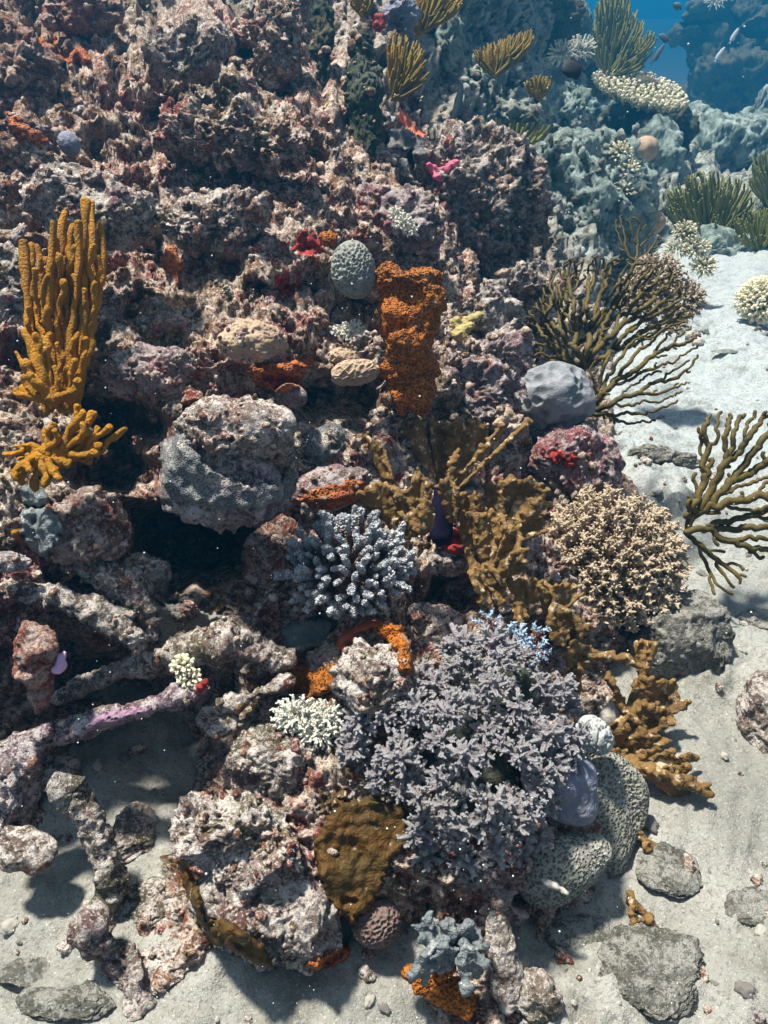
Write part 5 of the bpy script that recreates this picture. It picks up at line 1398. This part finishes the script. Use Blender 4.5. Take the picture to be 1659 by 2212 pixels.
bush('yellow finger coral along the top edge right of the violet blue rock', [(880, 20), (900, -20), (960, -30), (1010, -20), (990, 20), (950, 35), (900, 48)], (905, 75), 2.9, 95, 6.5, 'yellow', 7)
bush('mustard tuft at the top edge above the scarlet balls', [(755, 5), (770, -30), (810, -30), (805, 12), (780, 22)], (785, 35), 2.7, 40, 7, 'yellow', 8)
bush('dim olive finger coral hanging under the brown ledge', [(1000, 240), (1060, 250), (1140, 265), (1190, 270), (1170, 300), (1120, 320), (1050, 310), (1000, 290)], (1090, 345), 4.0, 90, 7, 'green', 9)
bush('small yellow striped coral on top of the brown ledge', [(1130, 180), (1160, 160), (1195, 165), (1190, 190), (1150, 205)], (1165, 215), 4.2, 50, 5, 'yellow', 10)

# ------------------------------------------------------------------ pale bushy corals
def tuft_coral(label, spots, d, mat, scale, seed, n=26, gens=None, group=None, name='branching_coral', nubs=10, L=0.5, r0=.10, r1=.07, nr=0.045, flat=0.7, umin=0.0, tilt=(0, 0, 0.4), gencls=None):
    """spots: (x, y, rx, ry) cushions"""
    rng = np.random.RandomState(seed); ms = gencls or protos('branch', MAT[mat], [proto_branch(seed * 10 + k, nubs=nubs, r0=r0, r1=r1, nub_r=nr) for k in range(4)])
    p0 = at(spots[0][0], spots[0][1], d); r = thing(name, label, 'coral', p0, group); sp = []
    for (x, y, rx, ry, nn) in spots:
        p = at(x, y, d); s = d / FPX; A, B, N = frame(to_cam(p) + np.array(tilt))
        for u in fib(nn, umin):
            dr = A * u[0] + B * u[1] + N * u[2] + rng.normal(size=3) * 0.12; dr /= np.linalg.norm(dr)
            tip = p + A * u[0] * rx * s + B * u[1] * ry * s + N * u[2] * min(rx, ry) * s * flat
            l = min(rx, ry) * s * L * rng.uniform(0.9, 1.3) * scale
            sp.append((tip - dr * l, dr, l))
    colony(r, 'branch', ms, sp, rng); return r


tuft_coral('creamy white branching coral beside the left edge of the lavender soft coral', [(640, 1545, 55, 42, 40), (690, 1575, 55, 42, 40), (705, 1545, 40, 36, 20)], 1.53, 'creamacro', 1.0, 31, nubs=7, L=0.85, r0=.12, r1=.08, nr=0.05)
tuft_coral('tiny white branching coral on the slope above the orange column', [(855, 462, 16, 16, 12), (872, 482, 20, 20, 16), (892, 498, 16, 16, 10)], 2.08, 'creamacro', 1.0, 32, nubs=5, L=0.9, r0=.17, r1=.15, nr=.08)
tuft_coral('tiny pale mint branching coral left of the orange column', [(740, 715, 24, 18, 16), (765, 708, 22, 18, 16), (755, 722, 30, 20, 14)], 1.86, 'creamacro', 1.0, 33, nubs=6, L=0.9, r0=.16, r1=.13, nr=.07)
tuft_coral('small cluster of pale grey knobs on the mottled branch, middle left', [(395, 1440, 26, 26, 22), (408, 1465, 26, 26, 20)], 1.56, 'paleacro', 1.0, 34, nubs=3, L=0.7, r0=.2, r1=.2, nr=.1)
tuft_coral('red stemmed sprigs with sky blue tips beside the lower fire coral', [(1055, 1345, 34, 28, 9), (1105, 1380, 44, 40, 16), (1145, 1405, 44, 30, 16), (1160, 1375, 30, 30, 6)], 1.66, 'redblue', 1.0, 35, nubs=16, L=1.15, r0=.08, r1=.07, nr=.04)
tuft_coral('pale hazy staghorn thicket behind the big olive sea fan', [(1420, 600, 60, 52, 60), (1470, 650, 52, 50, 60), (1440, 690, 50, 40, 44), (1390, 640, 60, 60, 50)], 3.2, 'tanacro', 1.0, 36, nubs=10, L=0.5, r0=.12, r1=.09, nr=.06)
tuft_coral('pale bushy coral with tiers, above the far end of the sand', [(1480, 500, 26, 24, 28), (1500, 535, 34, 26, 34), (1520, 575, 30, 26, 30), (1462, 540, 30, 20, 24)], 4.4, 'paleacro', 1.0, 37, nubs=7, L=0.6, r0=.14, r1=.11, nr=.06)
tuft_coral('round striped tan coral on the sand, cut by the right edge', [(1650, 650, 58, 52, 190)], 4.2, 'paleacro', 1.0, 38, nubs=4, L=0.4, r0=.15, r1=.13, nr=.07)
tuft_coral('small hazy finger coral on the slope left of the tiny pink dome', [(1340, 330, 26, 24, 26), (1355, 370, 28, 26, 28), (1345, 410, 24, 20, 20)], 4.4, 'paleacro', 1.0, 39, nubs=5, L=0.6, r0=.16, r1=.13, nr=.07)
tuft_coral('pale feathery coral tuft under the dark green bush', [(1215, 115, 34, 28, 40), (1255, 105, 34, 28, 40)], 6.2, 'creamacro', 1.0, 40, nubs=4, L=0.9, r0=.08, r1=.05, nr=.03)
tuft_coral('pinkish lumpy coral at the top edge left of the dark green bush', [(1232, 30, 30, 40, 50)], 6.8, 'tanacro', 1.0, 41, nubs=5, L=0.5, r0=.18, r1=.16, nr=.09)
tuft_coral('pale finger tufts at the top edge above the far tower', [(1545, 5, 24, 16, 20), (1560, -6, 26, 16, 20)], 15, 'creamacro', 1.0, 42, nubs=3, L=0.9, r0=.08, r1=.05, nr=.03)

# table coral
rng = np.random.RandomState(51)
ms = protos('branch', MAT['paleacro'], [proto_branch(70 + k, nubs=5, r0=0.16, r1=0.15, nub_r=0.08) for k in range(5)])
d0 = 7.0; p0 = at(1380, 205, d0)
r_ = thing('table_coral', 'pale flat topped table coral with a crowded finger surface, upper right', 'table coral', p0)
sp = []
for k in range(230):
    a = k * 2.39996; q = math.sqrt((k + 0.5) / 230)
    u, v = math.cos(a) * q, math.sin(a) * q
    p = p0 + 1.43 * (RT * (u * 0.265) + np.array([0, 1, 0]) * (v * 0.30) + np.array([0, 0, 1]) * (-0.045 * u - 0.02 * v + 0.03 * (1 - q * q) + 0.085 * v))
    dr = np.array([u * 0.5, v * 0.3 - 0.25, 1.0]) + rng.normal(size=3) * 0.08; dr /= np.linalg.norm(dr)
    sp.append((p, dr, 0.083 * rng.uniform(0.8, 1.1)))
colony(r_, 'branch', ms, sp, rng)
v, t = ico(4)
V = v * np.array([0.26, 0.29, 0.03]) * 1.43; V[:, 2] += -0.17 * V[:, 0] + 0.2 * V[:, 1]
part('table', (V + p0, np.zeros((0, 4), int), t), MAT['deep'], r_)
part('stalk', rough(sweep([p0 + [0, 0, -0.01], p0 + [0.02, 0.02, -0.17], p0 + [0.0, 0.05, -0.45]], [0.17, 0.10, 0.17], 12), 0.01, 12), MAT['deep'], r_)

# ------------------------------------------------------------------ lavender soft coral, foreground
rng = np.random.RandomState(61)
SOFT = [(960, 1400), (1040, 1378), (1110, 1390), (1150, 1430), (1170, 1480), (1220, 1500), (1245, 1570), (1265, 1640), (1262, 1700), (1200, 1730), (1150, 1755), (1170, 1810), (1185, 1860), (1130, 1905), (1070, 1925),
        (1010, 1905), (950, 1880), (890, 1845), (875, 1790), (880, 1740), (850, 1700), (800, 1715), (730, 1700), (712, 1640), (730, 1590), (790, 1590), (830, 1560), (840, 1500), (900, 1470), (940, 1440)]
ms = protos('lobe', MAT['soft'], [proto_tuft(80 + k, 11, 4) for k in range(8)])
ms2 = protos('lobe', MAT['softcream'], [proto_tuft(90 + k, 10, 4) for k in range(5)])
r_ = thing('soft_coral', 'large lavender grey soft coral colony of spiky tufted lobes in the foreground', 'soft coral', at(1010, 1700, 1.50))
for k, (x, y, rx, ry, dd) in enumerate([(1000, 1640, 190, 150, 1.56), (1040, 1800, 130, 100, 1.50), (790, 1655, 60, 50, 1.54), (1080, 1490, 110, 90, 1.64)]):
    g = blob([(x, y, rx * 0.86, ry * 0.86, dd + 0.03, 60)], 0.008)
    part('stalk', bumpy(g, 0.012, 14, k), MAT['deep'], r_)
pts = sample(SOFT, 125, rng, mind=31)
sp1, sp2 = [], []
for k, (x, y) in enumerate(pts):
    # the mound swells towards the viewer in two shelves with gaps between them
    bb = 1.66 - 0.20 * math.exp(-(((x - 1010) / 230) ** 2 + ((y - 1650) / 190) ** 2)) - 0.10 * math.exp(-(((x - 1040) / 140) ** 2 + ((y - 1790) / 90) ** 2))
    gap = noise(np.array([[x / 95, y / 70, 3.3]]), 5)[0]
    dd = bb - 0.075 + 0.10 * (gap < -0.2) + rng.uniform(-0.035, 0.035)
    if gap < -0.42: continue
    p = at(x, y, dd); c = at(1010, 1690, 1.8)
    dr = (p - c) * 0.9 / np.linalg.norm(p - c) + to_cam(p) * 0.5 + np.array([0, 0, 0.6]) + rng.normal(size=3) * 0.2; dr /= np.linalg.norm(dr)
    L = rng.uniform(26, 40) * dd / FPX
    (sp2 if (y > 1690 and rng.rand() < 0.6) else sp1).append((p, dr, (L, L, L * 1.05)))
for (x, y) in [(1000, 1395), (1065, 1385), (1215, 1490), (940, 1480), (975, 1530), (900, 1530), (1060, 1480), (1120, 1530), (1180, 1590), (1230, 1600), (760, 1620), (820, 1690), (1010, 1640), (950, 1600), (1130, 1640), (1200, 1660),
               (960, 1740), (905, 1800), (1010, 1790), (1060, 1740), (1120, 1760), (920, 1850), (1000, 1850), (1070, 1830), (1130, 1850), (1090, 1900), (1035, 1910), (870, 1640), (780, 1560), (1160, 1700)]:
    bb = 1.56 - 0.20 * math.exp(-(((x - 1010) / 230) ** 2 + ((y - 1650) / 190) ** 2)) - 0.10 * math.exp(-(((x - 1040) / 140) ** 2 + ((y - 1790) / 90) ** 2))
    p = at(x, y, bb); dr = to_cam(p) * 0.7 + np.array([(x - 1010) / 300, 0, 0.5]) + rng.normal(size=3) * 0.2; dr /= np.linalg.norm(dr); L = rng.uniform(38, 50) * bb / FPX
    (sp2 if y > 1700 else sp1).append((p, dr, (L, L, L)))
colony(r_, 'lobe', ms, sp1, rng); colony(r_, 'lobe', ms2, sp2, rng)

# blue grey folded sponge on its orange foot
r_ = thing('vase_sponge', 'folded blue grey sponge with an orange underside at the bottom edge', 'sponge', at(965, 2150, 1.42))
for q, (bs, tps, dq) in enumerate([((950, 2090), [(905, 2000), (925, 1985), (940, 2010)], 1.36), ((965, 2080), [(935, 1985), (958, 2000), (975, 1992), (1000, 2010)], 1.37), ((1000, 2080), [(985, 2005), (1010, 1995), (1030, 2015), (1045, 2045)], 1.38),
                                    ((940, 2040), [(905, 2090), (890, 2110), (920, 2125)], 1.34), ((1000, 2040), [(1000, 2100), (1005, 2135), (1030, 2110), (1045, 2080)], 1.35), ((960, 2030), [(945, 2080), (970, 2085), (985, 2075)], 1.345)]):
    fire_plate(r_, bs, tps, dq, 19, MAT['bluegrey'], 60 + q, lean=0.02)
g = blob([(925, 2120, 40, 26, 1.40, 26, -20), (965, 2140, 42, 30, 1.40, 28, -15), (1000, 2170, 30, 24, 1.40, 22), (955, 2095, 22, 22, 1.38), (890, 2105, 12, 16, 1.40)], 0.004)
part('underside', bumpy(g, 0.010, 26, 13, 0.008, 90), MAT['orange'], r_)
g = blob([(1085, 1855, 16, 12, 1.48), (1075, 1862, 12, 10, 1.48)], 0.003)
solid('sponge', bumpy(g, 0.004, 50, 4), MAT['brownsheet'], 'tiny mustard sponge under the lowest lobes of the lavender soft coral', 'sponge', at(1085, 1870, 1.49))
g = blob([(1195, 1912, 34, 8, 1.42, 10, -28), (1215, 1925, 14, 6, 1.42, 8, -30)], 0.003)
solid('coral_chip', bumpy(g, 0.004, 50, 4), MAT['pebble'], 'pale broken chip at the lower rim of the green pitted coral', 'coral fragment', at(1195, 1920, 1.44))

# ------------------------------------------------------------------ fish
def fish(label, x, y, L, H, d, mat, ang=0.0, tailmat=None, yaw=0.3, group=None, fat=0.35):
    """L, H in picture pixels; ang = direction of the head in the picture, degrees"""
    s = d / FPX; c = at(x, y, d); a = math.radians(ang)
    hx = (RT * math.cos(a) + UP * math.sin(a)) * math.cos(yaw) - FW * math.sin(yaw); hy = -RT * math.sin(a) + UP * math.cos(a)
    hz = np.cross(hx, hy); hz /= np.linalg.norm(hz)
    r = thing('fish', label, 'fish', c, group)
    n, m = 18, 14; V = []
    for i in range(n):
        t = i / (n - 1); w = math.sin(math.pi * min(1, t * 0.93 + 0.03)) ** 0.7 * (1 - 0.25 * t) + 0.05
        for j in range(m):
            b = 2 * math.pi * j / m
            V.append([(0.5 - t * 0.85) * L, math.sin(b) * w * H * 0.5, math.cos(b) * w * H * 0.5 * fat])
    V = np.array(V); i = np.arange(n - 1)[:, None] * m; j = np.arange(m)[None]
    Q = np.stack([i + j, i + (j + 1) % m, i + m + (j + 1) % m, i + m + j], -1).reshape(-1, 4)
    V = np.concatenate([V, [[0.5 * L + H * .05, 0, 0], [-0.36 * L, 0, 0]]]); k = n * m; jj = np.arange(m)
    T = np.concatenate([np.stack([(jj + 1) % m, jj, np.full(m, k)], 1), np.stack([(n - 1) * m + jj, (n - 1) * m + (jj + 1) % m, np.full(m, k + 1)], 1)])

    def tr(P): P = np.asarray(P, float) * s; return c + P[:, :1] * hx + P[:, 1:2] * hy + P[:, 2:] * hz
    part('body', (tr(V), Q, T), MAT[mat], r)

    def fin(name, pts, mt):
        p = np.array(pts, float); th = 0.02 * H; n_ = len(p)
        A = np.column_stack([p, np.full(n_, th)]); B = np.column_stack([p, np.full(n_, -th)])
        tr_ = [[0, q, q + 1] for q in range(1, n_ - 1)]
        T = tr_ + [[b + n_ for b in f[::-1]] for f in tr_]
        Qs_ = [[q, (q + 1) % n_, (q + 1) % n_ + n_, q + n_] for q in range(n_)]
        part(name, (tr(np.concatenate([A, B])), Qs_, T), MAT[mt], r, False)
    tm = tailmat or mat
    fin('tail_fin', [(-0.30 * L, 0), (-0.36 * L, 0.10 * H), (-0.50 * L, 0.34 * H), (-0.44 * L, 0), (-0.50 * L, -0.34 * H), (-0.36 * L, -0.10 * H)], tm)
    fin('dorsal_fin', [(0.18 * L, 0.42 * H), (0.05 * L, 0.58 * H), (-0.15 * L, 0.62 * H), (-0.30 * L, 0.36 * H), (-0.25 * L, 0.15 * H)], mat)
    fin('anal_fin', [(0.05 * L, -0.42 * H), (-0.10 * L, -0.60 * H), (-0.22 * L, -0.56 * H), (-0.30 * L, -0.30 * H), (-0.2 * L, -0.15 * H)], mat)
    return r


fish('black oval reef fish hovering above the twisted pale rock', 1238, 148, 56, 44, 3.0, 'black', ang=200, fat=0.4)
fish('small slender grey fish with a yellow tail, head up, near the ledge', 991, 222, 84, 17, 2.9, 'fishgrey', ang=82, tailmat='fishyellow')
fish('dark round fish in the open blue water, largest of the two', 1436, 82, 30, 17, 6.8, 'fishgrey', ang=165)
fish('tiny dark fish at the top edge of the open blue water', 1463, 14, 16, 20, 7.5, 'fishgrey', ang=70)
fish('thin pale fish diving below the dark round fish', 1420, 118, 48, 11, 6.8, 'fishgrey', ang=55)
fish('silver sliver of a fish in front of the far tower, upper one', 1585, 78, 34, 9, 9.0, 'fishwhite', ang=60)
fish('silver sliver of a fish in front of the far tower, lower one', 1554, 118, 34, 9, 9.0, 'fishwhite', ang=55)

# ------------------------------------------------------------------ loose pieces on the slope and on the sand
rng = np.random.RandomState(77)
def lump_mesh(name, mat, s, n=3, k=0.25):
    v, t = ico(n); f = np.array([1, rng.uniform(.6, .9), rng.uniform(.45, .75)])
    h = fbm(v * 1.6 + s * 9, 3, s); V = v * f * (1 + k * h)[:, None]
    me = mesh_from(name, V, None, t); me.materials.append(MAT[mat]); return me


pm = [lump_mesh('pebble', 'pebble', k, 3, 0.4) for k in range(4)] + [lump_mesh('pebble', 'darkpebble', 9 + k, 3, 0.45) for k in range(3)]
km = []
for k in range(10):
    v, t = ico(4); V = v * np.array([1, rng.uniform(.6, 1), rng.uniform(.5, .9)])
    N = vnormals(V, t); h = fbm(V * 1.4 + k * 5, 2, k) * 0.35; f1, _, iv = worley(V * 2.2 + k, k)
    h = h + 0.35 * np.clip(0.7 - f1, 0, 1) - 0.35 * np.clip(0.35 - f1, 0, 1) * (iv > 0.6) * 2 + 0.08 * noise(V * 7, k)
    me = mesh_from('knob', V + N * h[:, None], None, t); me.materials.append(MAT[['reef', 'reef', 'turf', 'pink', 'grey'][k % 5]]); km.append(me)
cnt = 0
while cnt < 150:
    x, y = rng.uniform(0, 1659), rng.uniform(700, 2212)
    dd = float(sandd(x, y)); P = at(x, y, dd)
    if base_d(x, y)[0] < dd + 0.03: continue
    z = float(sand_z(P[:1], P[1:2])[0])
    if rng.rand() > 0.35 + 2 * max(0, noise(np.array([[P[0] * 1.9 + 4.4, P[1] * 1.9 + 4.4, 4.4]]), 78)[0]): continue
    o = bpy.data.objects.new('pebble', (pm + km)[cnt % 17]); COL.objects.link(o); o.parent = sand
    r = (0.004 + 0.014 * rng.rand() ** 3) * (1 + 0.2 * P[1]); o.location = (P[0], P[1], z + r * 0.2); o.scale = (r, r, r)
    o.rotation_euler = (rng.uniform(-.5, .5), rng.uniform(-.5, .5), rng.uniform(0, 6.28)); cnt += 1

cnt = 0
while cnt < 280:
    x, y = rng.uniform(-20, 1250), rng.uniform(-20, 1900)
    if (((x - 435) / 190) ** 2 + ((y - 1175) / 130) ** 2) < 1: continue
    dd = float(base_d(x, y)[0])
    if y > 1150 and dd > float(sandd(x, y)) - 0.06: continue
    if x > 1180 and y < 240: continue
    if rng.rand() < (0.6 if y > 1000 else 0.0): continue
    p, dh, n = hit(x, y)
    if not LAST[0].startswith(('rock', 'reef')): continue
    o = bpy.data.objects.new('knob', km[rng.randint(10)] if not (x > 1080 and y < 640) else km[4 if cnt % 2 else 9]); COL.objects.link(o); o.parent = reef
    r = rng.uniform(7, 22) * dh / FPX; o.location = tuple(float(q) for q in p); o.scale = (r, r * rng.uniform(.7, 1.2), r * rng.uniform(.7, 1.5))
    o.rotation_euler = (rng.uniform(0, 6.28), rng.uniform(0, 6.28), rng.uniform(0, 6.28)); cnt += 1

# crumbs of dead coral caught all over the slope: nobody could count them
N_C = 2300; vs, ts, nn_ = [], [], 0
v2, t2 = ico(2)
while len(vs) < N_C:
    x, y = rng.uniform(-60, 1400), rng.uniform(-40, 2230)
    if (((x - 435) / 170) ** 2 + ((y - 1175) / 110) ** 2) < 1: continue
    if x > 1180 and y < 240: continue
    dd = float(base_d(x, y)[0])
    if dd > float(sandd(x, y)) - 0.03 and y > 300: continue
    p, dh, n = hit(x, y)
    if not LAST[0].startswith(('rock', 'reef', 'dead', 'crust')): continue
    r = (3.5 + 9 * rng.rand() ** 2.2) * dh / FPX; h = 0.55 * noise(v2 * 1.7 + len(vs) * 3.1, 3) + 0.25 * noise(v2 * 4 + len(vs), 4)
    vs.append(p + n * r * 0.2 + v2 * (1 + h)[:, None] * r * np.array([rng.uniform(.6, 1.3), rng.uniform(.6, 1.3), rng.uniform(.6, 1.5)])); ts.append(t2 + nn_); nn_ += len(v2)
o = link('coral_rubble', mesh_from('coral_rubble', np.concatenate(vs), None, np.concatenate(ts)), MAT['reef'])
o['kind'] = 'stuff'

# specks adrift in the water
vs, ts, nn_ = [], [], 0
v1, t1 = ico(1)
for k in range(420):
    p = at(rng.uniform(-50, 1700), rng.uniform(-50, 2260), rng.uniform(0.5, 1.35)); vs.append(p + v1 * 0.0007 * rng.uniform(0.5, 1.4)); ts.append(t1 + nn_); nn_ += len(v1)
o = link('drifting_specks', mesh_from('drifting_specks', np.concatenate(vs), None, np.concatenate(ts)), MAT['white'])
o['kind'] = 'stuff'

# ------------------------------------------------------------------ the water itself
hv = np.array([[sx_, sy_, sz_] for sz_ in (-4.4, 2.9) for sy_ in (-1.5, 95.0) for sx_ in (-40.0, 40.0)], float)
hme = mesh_from('haze', hv, [[0, 2, 3, 1], [4, 5, 7, 6], [0, 1, 5, 4], [2, 6, 7, 3], [0, 4, 6, 2], [1, 3, 7, 5]], None, False)
hm = bpy.data.materials.new('water_haze'); hm.use_nodes = True
hn = hm.node_tree.nodes; hl = hm.node_tree.links; hn.clear()
ho = hn.new('ShaderNodeOutputMaterial'); pv = hn.new('ShaderNodeVolumePrincipled')
pv.inputs['Color'].default_value = (0.03, 0.50, 1.0, 1)
pv.inputs['Density'].default_value = HAZE_DENSITY
pv.inputs['Anisotropy'].default_value = 0.65
hl.new(pv.outputs[0], ho.inputs['Volume'])
haze = link('haze', hme, hm)
haze['kind'] = 'stuff'
